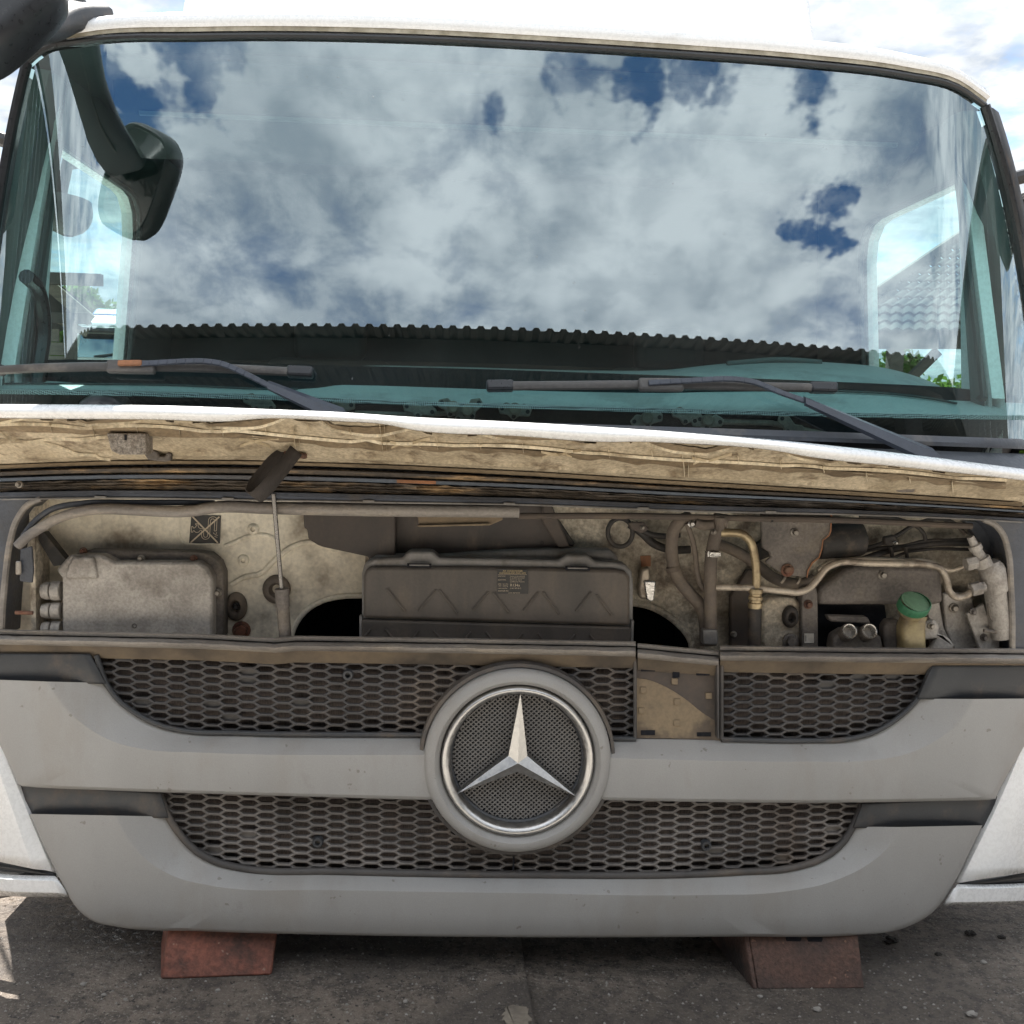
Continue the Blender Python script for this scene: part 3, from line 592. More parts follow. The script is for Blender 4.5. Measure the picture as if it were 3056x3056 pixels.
# ---- dashboard
DB = [(-66, 1140), (200, 1136), (500, 1134), (900, 1140), (960, 1122), (1010, 1096), (1080, 1092), (1300, 1094), (1800, 1106), (1980, 1104), (2130, 1088), (2330, 1076), (2480, 1082), (2650, 1100), (2780, 1140), (2880, 1190), (2950, 1200), (3102, 1206)]
DF = [(x, yat(FR, x)-2) for x in (-66, 300, 700, 1100, 1500, 2000, 2500, 3102)]
nb = 120
def xres(path, n): 
    lo, hi = path[0][0], path[-1][0]; sm = catmull(path, 400)
    return [(lo+(hi-lo)*i/(n-1), yat(sm, lo+(hi-lo)*i/(n-1))) for i in range(n)]
db, df = xres(DB, nb), xres(DF, nb)
r0 = [PS(x, y, W, 0.035) for x, y in df]; r2 = [P(x, y, 0.62+0.10*max(0, 1-abs(x-1528)/2500)) for x, y in db]
r1 = [a.lerp(b, 0.55)+Vector((0, -0.01, 0.016)) for a, b in zip(r0, r2)]
r3 = [p+Vector((0, 0.10, -0.02)) for p in r2]; r4 = [p+Vector((0, 0.12, -0.35)) for p in r2]
rb0 = [p+Vector((0, 0.015, -0.035)) for p in r0]; rbb = [p+Vector((0, 0.10, -0.045)) for p in r0]
dash = MB().grid([r0, [a.lerp(b, .3)+Vector((0, 0, .008)) for a, b in zip(r0, r2)], r1, r2, r3, r4]).obj('dashboard', 'dash', T, smooth=50)
MB().grid([[p+Vector((0, .12, -.14)) for p in r0], [p+Vector((0, .05, -.05)) for p in r0], [p+Vector((0, .006, -.004)) for p in r0], [p+Vector((0, .012, .0025)) for p in r0]]).obj('dash_dark_sheet', 'void', dash)  # black sheet painted in for the frit and the darkness below the dash
def dpt(px, t):
    i = min(nb-2, max(0, (px+66)/(3168)*(nb-1))); k = int(i); f_ = i-k
    a = r0[k].lerp(r0[k+1], f_); b = r1[k].lerp(r1[k+1], f_); return a.lerp(b, t)+Vector((0, -.002, .003))
m = MB(); m.tube([dpt(x, .55) for x in range(1950, 2880, 30)], 0.0035, 6); m.tube([dpt(x, .45) for x in range(20, 900, 30)], 0.003, 6); m.obj('dash_seam', 'trim_dark', dash)
m = MB(); m.grid([[P(x, yat(catmull([(2170, 1078), (2330, 1066), (2450, 1074)], 40), x)+dy, 0.66) for x in range(2170, 2451, 20)] for dy in (0, 16)]); m.obj('instrument_hood', 'trim_mid', dash, solid=0.02)
# steering wheel, upper rim just behind the hood
c = P(2330, 1170, 0.86); m = MB(); ax = Vector((0, -0.62, 0.78)).normalized(); u = Vector((1, 0, 0)); v_ = ax.cross(u)
m.tube([c+(u*math.cos(6.2832*k/40)+v_*math.sin(6.2832*k/40))*0.22-Vector((0, 0, .12)) for k in range(41)], 0.016, 8, cap=False); sw = m.obj('steering_wheel', 'black_plastic', T)
m = MB(); cc_ = c-Vector((0, 0, .12)); m.lathe(cc_, ax, [(0.001, .02), (0.07, .015), (0.08, -.02)], 16); m.bar(cc_, cc_+u*.22, 0.02, 0.03, ax); m.bar(cc_, cc_-u*.22, 0.02, 0.03, ax); m.obj('hub', 'black_plastic', sw)
# ---- dark cowl space under the dash with wiper linkage seen through the glass
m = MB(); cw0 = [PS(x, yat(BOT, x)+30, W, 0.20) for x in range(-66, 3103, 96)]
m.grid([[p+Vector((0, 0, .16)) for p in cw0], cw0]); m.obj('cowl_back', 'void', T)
def linkbit(px, py, rot, k):
    c = PS(px, py, W, 0.03); m = MB(); rr = Matrix.Rotation(R_(rot), 3, 'Y')
    m.prism([c+rr @ Vector((x, 0, z)) for x, z in ((-.040, .006), (-.022, .020), (.004, .012), (.022, .022), (.042, .010), (.038, -.008), (.012, -.010), (0, -.022), (-.016, -.010), (-.034, -.010))], (0, .008, 0))
    o = m.obj('wiper_linkage', 'cast_dark', T, bevel=0.003)
    for hx, hz in ((-.030, .004), (.032, .003), (0, -.012)):
        m = MB(); m.lathe(c+rr @ Vector((hx, -.001, hz)), (0, -1, 0), [(.0052, -.002), (.0052, .0005), (.0001, .0006)], 10); m.obj('hole', 'void', o)
    if k:
        m = MB(); m.lathe(c+rr @ Vector((.0, 0, .006)), (0, -1, 0), [(.015, 0), (.015, .012), (.011, .016), (.0001, .016)], 18); m.obj('pivot', 'hose', o)
for a in [(770, 1206, 20, 0), (1010, 1222, -15, 1), (1250, 1225, 10, 0), (1350, 1222, 25, 1), (1400, 1230, -40, 1), (1535, 1228, 5, 1), (1930, 1256, -12, 1), (2050, 1244, 14, 0), (2110, 1262, 0, 1), (2360, 1275, 35, 0)]: linkbit(*a)
m = MB(); q = [PS(x, y, W, 0.06) for x, y in ((2110, 1258), (2300, 1262), (2480, 1300))]; m.tube(q, 0.007, 8); q = [PS(x, y, W, 0.06) for x, y in ((1060, 1232), (1250, 1238), (1400, 1228))]; m.tube(q, 0.006, 8); m.obj('linkage_rod', 'cast_dark', T)
m = MB(); c = PS(315, 1218, W, 0.03); m.lathe(c, (0, -.3, 1), [(0.001, .035), (0.03, .032), (0.055, .018), (0.062, 0.0), (0.062, -.03)], 24); m.obj('washer_cap', 'black_plastic', T, smooth=60)
# ---- cowl strip outside, below the glass
cq = [(x, yat(BOT, x)) for x in range(-66, 3103, 66)]
ra = [PS(x, y-4, W, -0.012) for x, y in cq]; rbq = [PS(x, y+14, W, -0.020) for x, y in cq]; rc = [PS(x, y+26, W, -0.018) for x, y in cq]
rd = [p+Vector((0, 0.014, -0.012)) for p in rc]; re = [Vector((p.x, F(p.x)+0.055, p.z-0.05)) for p in rc]; rf = [Vector((p.x, F(p.x)+0.040, p.z-0.14)) for p in rc]
MB().grid([ra, rbq, rc]).obj('cowl_moulding', 'cowl', T)
MB().grid([rd, re, rf]).obj('cowl_panel', 'cowl', T)
# ---- wipers
def wiper(blade, arm, clip, tipw, rusty):
    q = [PS(x, y, W, -0.020) for x, y in catmull(blade, 30)]
    m = MB(); rows = []
    for p in q:
        n_ = Wn(p); up = Vector((0, .33, .94)); k = 0.0122
        rows.append([p+up*k*0.9+n_*0.002, p+up*k*.55+n_*.011, p-up*k*.1+n_*.012, p-up*k*.75+n_*.009, p-up*k+n_*.001, p-n_*.006])
    m.grid(rows, True); m.f.append(tuple(range(6))); m.f.append(tuple(len(m.v)-1-i for i in range(6)))
    b = m.obj('wiper_blade', 'wiper', T, smooth=40)
    for i, e in ((0, 2), (-1, -3)):
        m = MB(); pa, pb = q[i], q[e]; m.bar(pa+(pa-pb)*.15, pb, 0.026, 0.026, (0, .33, .94)); m.obj('end_cap', 'black_plastic', b, bevel=0.006, seg=3)
    m = MB(); cpts = [PS(x, y, W, -0.032) for x, y in clip]; m.bar(cpts[0], cpts[1], 0.022, 0.031, (0, .33, .94)); m.obj('clip', 'wiper', b, bevel=0.006)
    m = MB(); aq = [PS(x, y, W, off) for x, y, off in arm]
    hw = [0.0065, 0.0065, 0.0065, 0.0068, 0.0075]
    qq = [Vector(t) for t in catmull([tuple(t) for t in aq[:-1]], 16)]
    for i in range(len(qq)-1): m.bar(qq[i], qq[i+1]+(qq[i+1]-qq[i])*.05, 0.008, 0.013, (0, .33, .94))
    a = m.obj('wiper_arm', 'wiper_arm', T, bevel=0.002)
    m = MB(); x0, x1 = aq[-2], aq[-1]; dd = (x1-x0)
    up = Vector((0, .33, .94)); rows = []
    for t in (0, .02, .5, .97, 1):
        p = x0+dd*t; wd = lerp(.012, .025, t)*(0.7 if t == 1 else 1)
        rows.append([p+up*wd+Vector((0, .004, 0)), p+up*wd*.6+Vector((0, -.012, 0)), p-up*wd*.6+Vector((0, -.012, 0)), p-up*wd+Vector((0, .004, 0))])
    m.grid(rows, True); m.f.append((0, 1, 2, 3)); m.f.append((19, 18, 17, 16)); m.obj('arm_cover', 'wiper_arm', a, smooth=30)
    if rusty:
        m = MB(); m.bar(PS(352, 1084, W, -.048), PS(424, 1083, W, -.048), 0.010, 0.0135, (0, .33, .94)); m.obj('rusted_hook', 'bare_rust', a, bevel=0.003)
wiper([(-60, 1108), (120, 1098), (320, 1094), (620, 1098), (925, 1112)], [(420, 1086, -.045), (500, 1081, -.045), (620, 1079, -.045), (660, 1085, -.045), (720, 1110, -.047), (800, 1150, -.05), (1030, 1250, -.05)], [(320, 1094), (465, 1097)], 0, True)
wiper([(1462, 1152), (1700, 1150), (1975, 1148), (2250, 1153), (2486, 1158)], [(1935, 1143, -.045), (2060, 1136, -.045), (2210, 1133, -.045), (2250, 1140, -.045), (2320, 1168, -.047), (2400, 1196, -.05), (2800, 1372, -.055)], [(1905, 1148), (2040, 1149)], 0, False)

# ---- front mirror on its arm at the upper corner, kerb mirror and wide mirrors at the sides
mr = MB(); hc = Vector((-1.10, -0.10, 2.125)); rows = []
MX = Vector((0.86, 0.0, -0.50)).normalized(); MY = Vector((0.12, 0.80, -0.58)); MY = (MY-MX*MY.dot(MX)).normalized(); MZ = MX.cross(MY)
def sq_(a, e=.55): return math.copysign(abs(math.cos(a))**e, math.cos(a)), math.copysign(abs(math.sin(a))**e, math.sin(a))
for t, k in ((-.075, .12), (-.072, .45), (-.062, .70), (-.042, .90), (-.015, .985), (.02, 1.0), (.042, .985), (.050, .95), (.048, .90), (.036, .88)):
    rows.append([hc+MX*(0.098*k*sq_(a)[0])+MZ*(0.155*k*sq_(a)[1])+MY*t for a in [6.2832*i/40 for i in range(40)]])
mr.grid(rows, True); mr.f.append(tuple(range(40)))
mo = mr.obj('front_mirror', 'black_plastic', T, smooth=50)
mg = MB(); mg.add([hc+MX*(0.089*sq_(a)[0])+MZ*(0.141*sq_(a)[1])+MY*.037 for a in [6.2832*i/40 for i in range(40)]], [tuple(range(40))]); mg.obj('mirror_glass', 'mirror', mo, smooth=0)
foot = Vector((-1.11, 0.44, 2.31))
q = [Vector(t) for t in catmull([tuple(foot), (-1.145, 0.34, 2.27), (-1.155, 0.22, 2.20), (-1.145, 0.10, 2.155), (-1.115, -.03, 2.13)], 18)]
ma = MB(); rows = []
for i, p in enumerate(q):
    w_ = lerp(.088, .064, i/17); h_ = lerp(.035, .028, i/17); d_ = (q[min(i+1, 17)]-q[max(i-1, 0)]).normalized(); sx_ = Vector((1, 0, 0))-d_*d_.x; sx_.normalize(); sz_ = sx_.cross(d_)
    rows.append([p+sx_*(w_*sq_(a, .6)[0])+sz_*(h_*sq_(a, .6)[1]) for a in [6.2832*k_/16 for k_ in range(16)]])
ma.grid(rows, True); ma.obj('mirror_arm', 'dark_panel', mo, smooth=50)
m = MB(); m.tube([p+Vector((.03, 0, -.034)) for p in q[2:15]], .004, 6); m.obj('arm_groove', 'wiper', mo)
mf = MB(); mf.box(P(232, 55, 0.42), (0.085, 0.10, 0.05), Matrix.Rotation(R_(-20), 3, 'Y')); mf.box(P(150, 108, 0.43), (0.14, 0.06, 0.03), Matrix.Rotation(R_(-28), 3, 'Y')); mf.obj('mirror_bracket', 'cowl', mo, bevel=0.01)
mf = MB(); mf.lathe(P(240, 25, 0.40), (0, 0, 1), [(.011, -.012), (.013, 0), (.009, .012), (.001, .013)], 12); mf.obj('bracket_knob', 'black_plastic', mo)
# kerb mirror above the passenger door, seen through cab and door glass
kc = PX(175, 640, -1.52); km = MB(); rows = []
for j in range(8):
    t = j/7; k = math.sqrt(max(0.03, 1-t**2)); rows.append([kc+Vector((0.10*k*math.cos(a)+0.03*t, 0.14*k*math.sin(a), 0.05-0.20*t*0.6)) for a in [6.2832*i/24 for i in range(24)]])
km.grid(rows, True); km.f.append(tuple(range(24))); ko = km.obj('kerb_mirror', 'black_plastic', T, smooth=50)
m = MB(); m.tube([kc+Vector((.0, 0, .05)), kc+Vector((.05, -.05, .16)), Vector((-1.30, kc.y+.05, kc.z+.22))], 0.025, 8); m.obj('mirror_arm', 'black_plastic', ko)
# side mirror housings just beyond both door fronts
for sgn, px, py in ((-1, 6, 330), (1, 3075, 395)):
    c = Vector((sgn*1.68, 0.55, 2.10)); m = MB(); rows = []
    for j in range(7):
        t = -1+2*j/6; k = max(.05, 1-t**6)**.5; rows.append([c+Vector((0.12*k*math.cos(a), 0.09*k*math.sin(a), 0.24*t)) for a in [6.2832*i/20 for i in range(20)]])
    m.grid(rows, True); m.f.append(tuple(range(20))); m.f.append(tuple(120+i for i in reversed(range(20)))); so_ = m.obj('side_mirror', 'black_plastic', T, smooth=50)
    for dz in (.02,):
        m = MB(); m.tube([c+Vector((0, .02, dz)), Vector((sgn*1.30, .66, 2.02))], 0.02, 8); m.obj('mirror_arm', 'black_plastic', so_)
# grab handle inside the left window
gh = [PX(x, y, -1.22) for x, y in ((78, 825), (112, 862), (128, 930), (130, 1000), (118, 1090), (112, 1150))]
m = MB(); m.tube([Vector(t) for t in catmull([tuple(q) for q in gh], 20)], 0.019, 10); m.obj('grab_handle', 'black_plastic', T)

def proj(p):
    v = Vector(p)-CAM; z = v.dot(FW); return 1528+FPX*v.dot(RT)/z, 1528-FPX*v.dot(UP)/z
def inside(poly, x, y):
    c = False; n = len(poly)
    for i in range(n):
        (x0, y0), (x1, y1) = poly[i], poly[(i+1) % n]
        if (y0 > y) != (y1 > y) and x < (x1-x0)*(y-y0)/(y1-y0)+x0: c = not c
    return c
def loft(paths, n, offs, S=F):
    """strip surface between picture-measured edges, each at its own depth from the cab front"""
    return [[PS(x, y, S, o) for x, y in catmull(p, n)] for p, o in zip(paths, offs)]

# ================================================================== SERVICE FLAP (raised)
FN = [(-70, 1212), (200, 1213), (475, 1216), (790, 1227), (1028, 1237), (1200, 1249), (1528, 1265), (2003, 1294), (2390, 1326), (2750, 1366), (3056, 1405), (3110, 1412)]
FB = [(-70, 1247), (200, 1250), (475, 1252), (690, 1257), (765, 1250), (1028, 1258), (1140, 1265), (1240, 1284), (1528, 1300), (1830, 1319), (1900, 1318), (2010, 1322), (2320, 1346), (2410, 1362), (2700, 1394), (3056, 1434), (3110, 1441)]
FH = [(-70, 1398), (200, 1386), (600, 1380), (900, 1385), (1500, 1411), (2000, 1441), (2500, 1471), (3110, 1512)]
nf = 110
fn, fb, fh = xres(FN, nf), xres(FB, nf), xres(FH, nf)
def NS(x, z): return F(x)*1.1-0.31
fa = [PS(x, y, NS, -0.004) for x, y in fn]; fbp = [PS(x, y, NS, 0.0) for x, y in fb]; fhp = [PS(x, y, F, 0.035) for x, y in fh]
nrow = []
for k in range(7):
    t = k/6; row = []
    for a, b in zip(fa, fbp):
        bul = math.sin(math.pi*min(1, t*1.05))*0.012; row.append(a.lerp(b, t)+Vector((0, -bul, 0)))
    nrow.append(row)
topr = [p+Vector((0, 0.02, 0.004)) for p in fa]; topb = [h_+Vector((0, 0.0, 0.045)) for h_ in fhp]
fl = MB().grid([topb, [a.lerp(b, .5)+Vector((0, 0, .004)) for a, b in zip(topr, topb)], topr]+nrow+[[p+Vector((0, .012, .004)) for p in fbp]])
flap = fl.obj('service_flap', 'white_paint', T, smooth=60)
def fpt(u, v, drop=0.0):
    i = min(nf-1.001, max(0, u*(nf-1))); k = int(i); f_ = i-k
    a = fbp[k].lerp(fbp[k+1], f_); b = fhp[k].lerp(fhp[k+1], f_); p = a.lerp(b, v)
    sag = 0.018*math.sin(math.pi*min(1, v*1.3))+(0.020*abs(math.sin(math.pi*u*8.6+.35))**.7*min(1, v/.06)*(1-v/.46)**.6 if v < .46 else 0)+(0.007*abs(math.sin(math.pi*u*21)) if .52 < v < .80 else 0)
    return p+Vector((0, -0.25*drop, sag-drop))
def fpx(px, py, drop=0.0):
    u = (px+70)/3180; y0, y1 = yat(FB, px), yat(FH, px)
    k = max(0, min(1, (py-y0)/(y1-y0))); return fpt(u, k/(k+(1-k)*1.10), drop)
und = MB().grid([[fpt(i/259, v, 0.001) for i in range(260)] for v in [0, .03, .06, .1, .15, .2, .26, .32, .38, .43, .455, .46, .5, .52, .53, .6, .7, .79, .80, .81, .9, 1.0]])
uo = und.obj('flap_inner_skin', 'flap_under', flap, smooth=50)
def rib(pts, r=0.0014, n=18, drop=0.0075, mat='flap_rib'):
    q = [fpx(x, y, drop) for x, y in (catmull(pts, n) if len(pts) > 2 else [(lerp(pts[0][0], pts[1][0], i/(n-1)), lerp(pts[0][1], pts[1][1], i/(n-1))) for i in range(n)])]
    m = MB()
    rows = []
    for p in q: rows.append([p+Vector((0, -r, 0)), p+Vector((0, -r*.6, -r)), p+Vector((0, r, -r)), p+Vector((0, r*1.2, .005)), p+Vector((0, -r*1.2, .005))])
    m.grid(rows, True); m.obj('rib', mat, uo, smooth=50)
def rib_shade(pts, d0, d1, n=40):                    # dark ribbon painting in the shade along a rib
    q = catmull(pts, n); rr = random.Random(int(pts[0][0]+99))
    MB().grid([[fpx(x, y+d0, .0045) for x, y in q], [fpx(x, y+lerp(d0, d1, .55), .0052) for x, y in q], [fpx(x, y+d1*rr.uniform(.9, 1.08), .0040) for x, y in q]]).obj('shade_band', 'flap_shade', uo, smooth=50)
for s_ in [[(-60, 1300), (60, 1280), (160, 1256)], [(200, 1253), (255, 1278), (330, 1290), (420, 1288), (500, 1266), (520, 1256)], [(575, 1258), (640, 1290), (730, 1303), (830, 1290), (880, 1266), (940, 1266), (1000, 1300), (1100, 1321), (1200, 1316), (1290, 1290)],
           [(1395, 1297), (1460, 1328), (1560, 1344), (1680, 1338), (1780, 1322)], [(1880, 1332), (1960, 1362), (2060, 1374), (2170, 1366), (2250, 1352)], [(2310, 1364), (2350, 1385), (2440, 1398), (2520, 1392), (2570, 1384)], [(2650, 1398), (2720, 1416), (2790, 1418), (2820, 1412)]]:
    rib(s_, 0.0017, 40); rib_shade(s_, 0, -15)
rib([(-60, 1294), (400, 1299), (700, 1308), (1100, 1334), (1500, 1350), (2000, 1384), (2400, 1408), (3000, 1458)], 0.0015, 70)
rib_shade([(-60, 1297), (400, 1302), (700, 1311), (1100, 1337), (1500, 1353), (2000, 1387), (2400, 1411), (3000, 1461)], 2, 15, 90)
rib_shade([(-60, 1384), (300, 1372), (700, 1370), (1100, 1382), (1500, 1398), (2000, 1428), (2500, 1458), (3050, 1494)], 0, 14, 90)
for k in range(22):
    x = 150+k*128; y0 = yat(FB, x); rib([(x, y0+42+(k % 3)*3), (x+5, y0+58+(k % 2)*6)], .0014, 4)
rib([(-60, 1322), (90, 1331), (320, 1318)], 0.0015); rib([(80, 1330), (330, 1365)], 0.0012); rib([(-60, 1345), (60, 1332)], 0.0012); rib([(-60, 1292), (50, 1328)], 0.0015)
for k in range(1, 13, 3):                               # the diagonal lattice of small ribs near the hinge
    x = 540+k*150+(k % 3)*24; y0 = yat(FH, x)-62+(k % 2)*6
    rib([(x, y0), (x+92, y0+16)], 0.0009, 6, mat='flap_web'); rib([(x+118, y0-2), (x+4, y0+14)], 0.0009, 6, mat='flap_web')
for x, y in ((875, 1330), (1128, 1300), (2035, 1400), (1135, 1335)): rib([(x, y-26), (x+8, y+14)], 0.0028, 5); rib([(x+18, y-6), (x+20, y+16)], 0.002, 4)
# latch plate, hook and pull strap
def plate(pts, mat, name, par, Y0, th=0.012, bev=0.003):
    m = MB(); m.prism([P(x, y, Y0) for x, y in pts], (0, th, 0)); return m.obj(name, mat, par, bevel=bev)
plate([(317, 1292), (435, 1293), (436, 1357), (356, 1357), (331, 1345)], 'speckled_steel', 'latch_plate', flap, -0.14, 0.05)
plate([(371, 1298), (378, 1298), (378, 1314), (371, 1314)], 'void', 'plate_slot', flap, -0.142, 0.004, 0)
lh = plate([(428, 1352), (440, 1372), (470, 1376), (492, 1378), (508, 1374), (510, 1352), (496, 1350), (494, 1362), (476, 1362), (470, 1350), (455, 1342)], 'cast_dark', 'latch_hook', flap, -0.02, 0.02)
plate([(2590, 1427), (2612, 1430), (2628, 1440), (2650, 1440), (2672, 1446), (2735, 1455), (2728, 1470), (2690, 1470), (2588, 1446)], 'cast_dark', 'latch_hook', flap, 0.0, 0.02)
# strap: a loop of webbing hanging from the flap
a = P(868, 1352, -0.06); path = [P(868, 1344, -.03), P(830, 1366, -.045), P(788, 1412, -.06), P(758, 1452, -.075), P(750, 1474, -.09), P(762, 1484, -.105), P(784, 1468, -.115), P(822, 1424, -.11), P(858, 1378, -.09), P(884, 1344, -.07)]
q = [Vector(t) for t in catmull([tuple(x) for x in path], 34)]; wdt = Vector((0.020, 0.012, -0.018))
m = MB().grid([[p-wdt*.55 for p in q], [p+wdt*.55 for p in q]]); m.obj('pull_strap', 'strap', flap, solid=0.0035, smooth=60)
m = MB(); m.bar(P(850, 1352, -.03), P(915, 1362, -.03), 0.03, 0.012); m.obj('strap_anchor', 'rust', flap, bevel=0.003)
# gas strut
st = MB(); s0, s1 = P(816, 1474, 0.03), P(841, 1765, 0.055); st.tube([s0, s1], 0.0052, 12); so = st.obj('gas_strut', 'strut_rod', T)
st = MB(); s2 = P(853, 1925, 0.065); st.tube([s1-(s2-s1)*.04, s2], 0.0145, 16); st.tube([s1-(s2-s1)*.05, s1+(s2-s1)*.28], 0.0162, 16); st.obj('strut_cylinder', 'cast_dark', so)

# ================================================================== SERVICE BAY
OP = [(-70, 1492), (125, 1488), (300, 1486), (690, 1491), (1200, 1500), (1550, 1506), (2100, 1526), (2520, 1535), (2931, 1551), (3110, 1562)]
ops = xres(OP, nf)
def frow(t, off): return [PS(x0, lerp(y0-4, y1, t), F, off) for (x0, y0), (x1, y1) in zip(fh, ops)]
MB().grid([frow(-.06, .02), frow(.02, .045), frow(.10, .05), frow(.16, .035)]).obj('hinge_channel', 'frame_black', T)
def lumpy(rows, amp, seed):
    rr = random.Random(seed); return [[p+Vector((0, rr.uniform(-amp, amp), rr.uniform(-amp, amp)*.6)) for p in r] for r in rows]
MB().grid([frow(.15, .030), frow(.19, .022), frow(.29, .026), frow(.35, .05)]).obj('frame_rail', 'frame_dirty', T, smooth=50)
br = MB().grid([frow(.33, .040), frow(.37, .024), frow(.46, .024), frow(.49, .045)]).obj('hinge_rod', 'frame_blue', T, smooth=60)
i0 = int((1185+70)/3180*(nf-1)); i1 = int((1315+70)/3180*(nf-1))+1
MB().grid([[p+Vector((0, -.0015, 0)) for p in frow(t, .024)[i0:i1]] for t in (.37, .46)]).obj('rust_patch', 'bare_rust', br, smooth=0)
MB().grid([frow(.47, .040)]+lumpy([frow(.51, .026), frow(.55, .030), frow(.59, .026), frow(.63, .031), frow(.67, .027), frow(.71, .031), frow(.75, .030)], .003, 5)+[frow(.79, .045)]).obj('frame_ledge', 'frame_dirty', T, smooth=50)
MB().grid([frow(.77, .040), frow(.80, .018), frow(.90, .016), frow(.96, .022), frow(1.0, .024)]).obj('frame_lip', 'frame_black', T, smooth=40)
m = MB(); m.tube([p+Vector((0, -.002, 0)) for p in frow(1.0, .022)], 0.0022, 6); m.obj('lip_edge', 'heater_lip', T)
for x in (300, 680, 1100, 1520, 1920, 2300):
    m = MB(); m.box(PS(x, yat(OP, x)-2, F, 0.016), (0.026, 0.006, 0.006)); m.obj('edge_clip', 'heater_lip', T, bevel=0.001)
# posts left and right with rounded inner corners
IL = [(125, 1487), (91, 1502), (54, 1548), (33, 1614), (21, 1697), (12, 1790), (6, 1900)]
IR = [(2931, 1549), (2962, 1562), (2988, 1590), (3005, 1641), (3014, 1745), (3018, 1830), (3018, 1945)]
for pts, xo, nm in ((IL, -110, 'bay_post'), (IR, 3150, 'bay_post')):
    q = catmull(pts, 40); out = [(xo, y) for x, y in q]
    a = [PS(x, y, F, .030) for x, y in q]; b = [PS(lerp(x, xo, .5), y, F, .018) for x, y in q]; c = [PS(xo, y, F, .03) for x, y in q]
    po = MB().grid([[p+Vector((0, .10, 0)) for p in a], a, b, c]).obj(nm, 'frame_black', T)
    MB().tube([p+Vector((0, -.004, 0)) for p in a], 0.0075, 8).obj('post_seal', 'rubber_seal', po)
bolt(T, 57, 1446, 0.055, 7)
# side cheeks closing the bay
for x0, X in ((40, -1.14), (3000, 1.24)):
    m = MB(); m.box((X, 0.25, 1.0), (0.012, 0.20, 0.46)); m.obj('bay_cheek', 'bulkhead_grimy', T)

BY = 0.235            # depth of the bulkhead
m = MB()
outl = [(-60, 1470), (900, 1470), (1690, 1480), (1690, 1960), (1500, 1960)]
def bpoly(poly, name, mat, Y, th=0.02, par=T, bev=0.0): return plate(poly, mat, name, par, Y, th, bev)
arcL = [(868, 1985), (868, 1904), (882, 1863), (915, 1821), (965, 1792), (1019, 1780), (1090, 1778)]
bh = bpoly([(-60, 1440), (1090, 1455), (1090, 1778)]+catmull(arcL[::-1], 14)[1:]+[(-60, 1985)], 'bulkhead', 'bulkhead', BY, 0.02)
q = catmull(arcL, 20); m = MB(); m.tube([P(x, y, BY-.004) for x, y in q], 0.007, 8); m.obj('arch_rim', 'bulkhead', bh)
arcR = [(1860, 1796), (1938, 1809), (1988, 1834), (2029, 1867), (2058, 1904), (2070, 1985)]
bh2 = bpoly([(1090, 1455), (3110, 1490), (3110, 1985)]+catmull(arcR[::-1], 14)+[(1860, 1700), (1090, 1700)], 'bulkhead', 'bulkhead_grimy', BY+.002, 0.02)
q = catmull(arcR, 20); m = MB(); m.tube([P(x, y, BY-.002) for x, y in q], 0.009, 8); m.obj('arch_rim', 'bulkhead_grimy', bh2)
m = MB(); m.box((0.1, 0.62, 0.90), (1.6, 0.7, 0.9)); 
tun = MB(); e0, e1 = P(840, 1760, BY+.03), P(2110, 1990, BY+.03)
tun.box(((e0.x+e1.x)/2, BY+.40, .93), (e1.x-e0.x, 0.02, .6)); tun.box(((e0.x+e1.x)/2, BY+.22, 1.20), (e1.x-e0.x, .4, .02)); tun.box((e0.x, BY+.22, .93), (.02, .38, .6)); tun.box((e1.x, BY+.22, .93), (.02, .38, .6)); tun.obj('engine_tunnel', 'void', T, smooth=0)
# pressings on the bulkhead
m = MB(); tubepx(m, [(690, 1745), (730, 1722), (775, 1713), (824, 1668), (874, 1631), (924, 1618), (1000, 1640)], 9, BY-.001); m.obj('pressed_bead', 'bulkhead', bh)
m = MB(); tubepx(m, [(670, 1630), (700, 1618), (730, 1604), (770, 1596), (810, 1602), (830, 1622)], 7, BY); m.obj('pressed_bead', 'bulkhead', bh)
m = MB(); tubepx(m, [(530, 1580), (545, 1618), (580, 1624), (640, 1624)], 5, BY); m.obj('pressed_bead', 'bulkhead', bh)
for x, y, r in ((756, 1579, 13), (727, 1672, 13)):
    m = MB(); m.lathe(P(x, y, BY), (0, -1, 0), [(r*1.5*.00078, -.001), (r*1.2*.00078, .006), (r*.6*.00078, .008), (r*.5*.00078, .002), (.0002, .002)], 20); m.obj('weld_stud', 'bulkhead', bh, smooth=60)
def grommet(px, py, rx, rz, par, Y=BY, mat='hose'):
    c = P(px, py, Y); k = 2.5/FPX; m = MB(); rows = []
    for s, h in ((1.0, 0), (1.0, .006), (.88, .014), (.62, .018), (.50, .018), (.34, .006), (.30, -.002), (.001, -.002)):
        rows.append([c+Vector((rx*k*s*math.cos(a), -h, rz*k*s*math.sin(a))) for a in [6.2832*i/24 for i in range(24)]])
    m.grid(rows, True); m.obj('grommet', mat, par, smooth=50)
grommet(706, 1809, 33, 44, bh); grommet(826, 1758, 42, 44, bh); grommet(2357, 1840, 25, 34, bh2, .165, 'cable')
bolt(T, 720, 1881, BY-.004, 20, 'rust'); bolt(T, 2360, 1914, .160, 17, 'cast_dark')
bolt(T, 706, 1809, BY-.012, 8, 'cable')
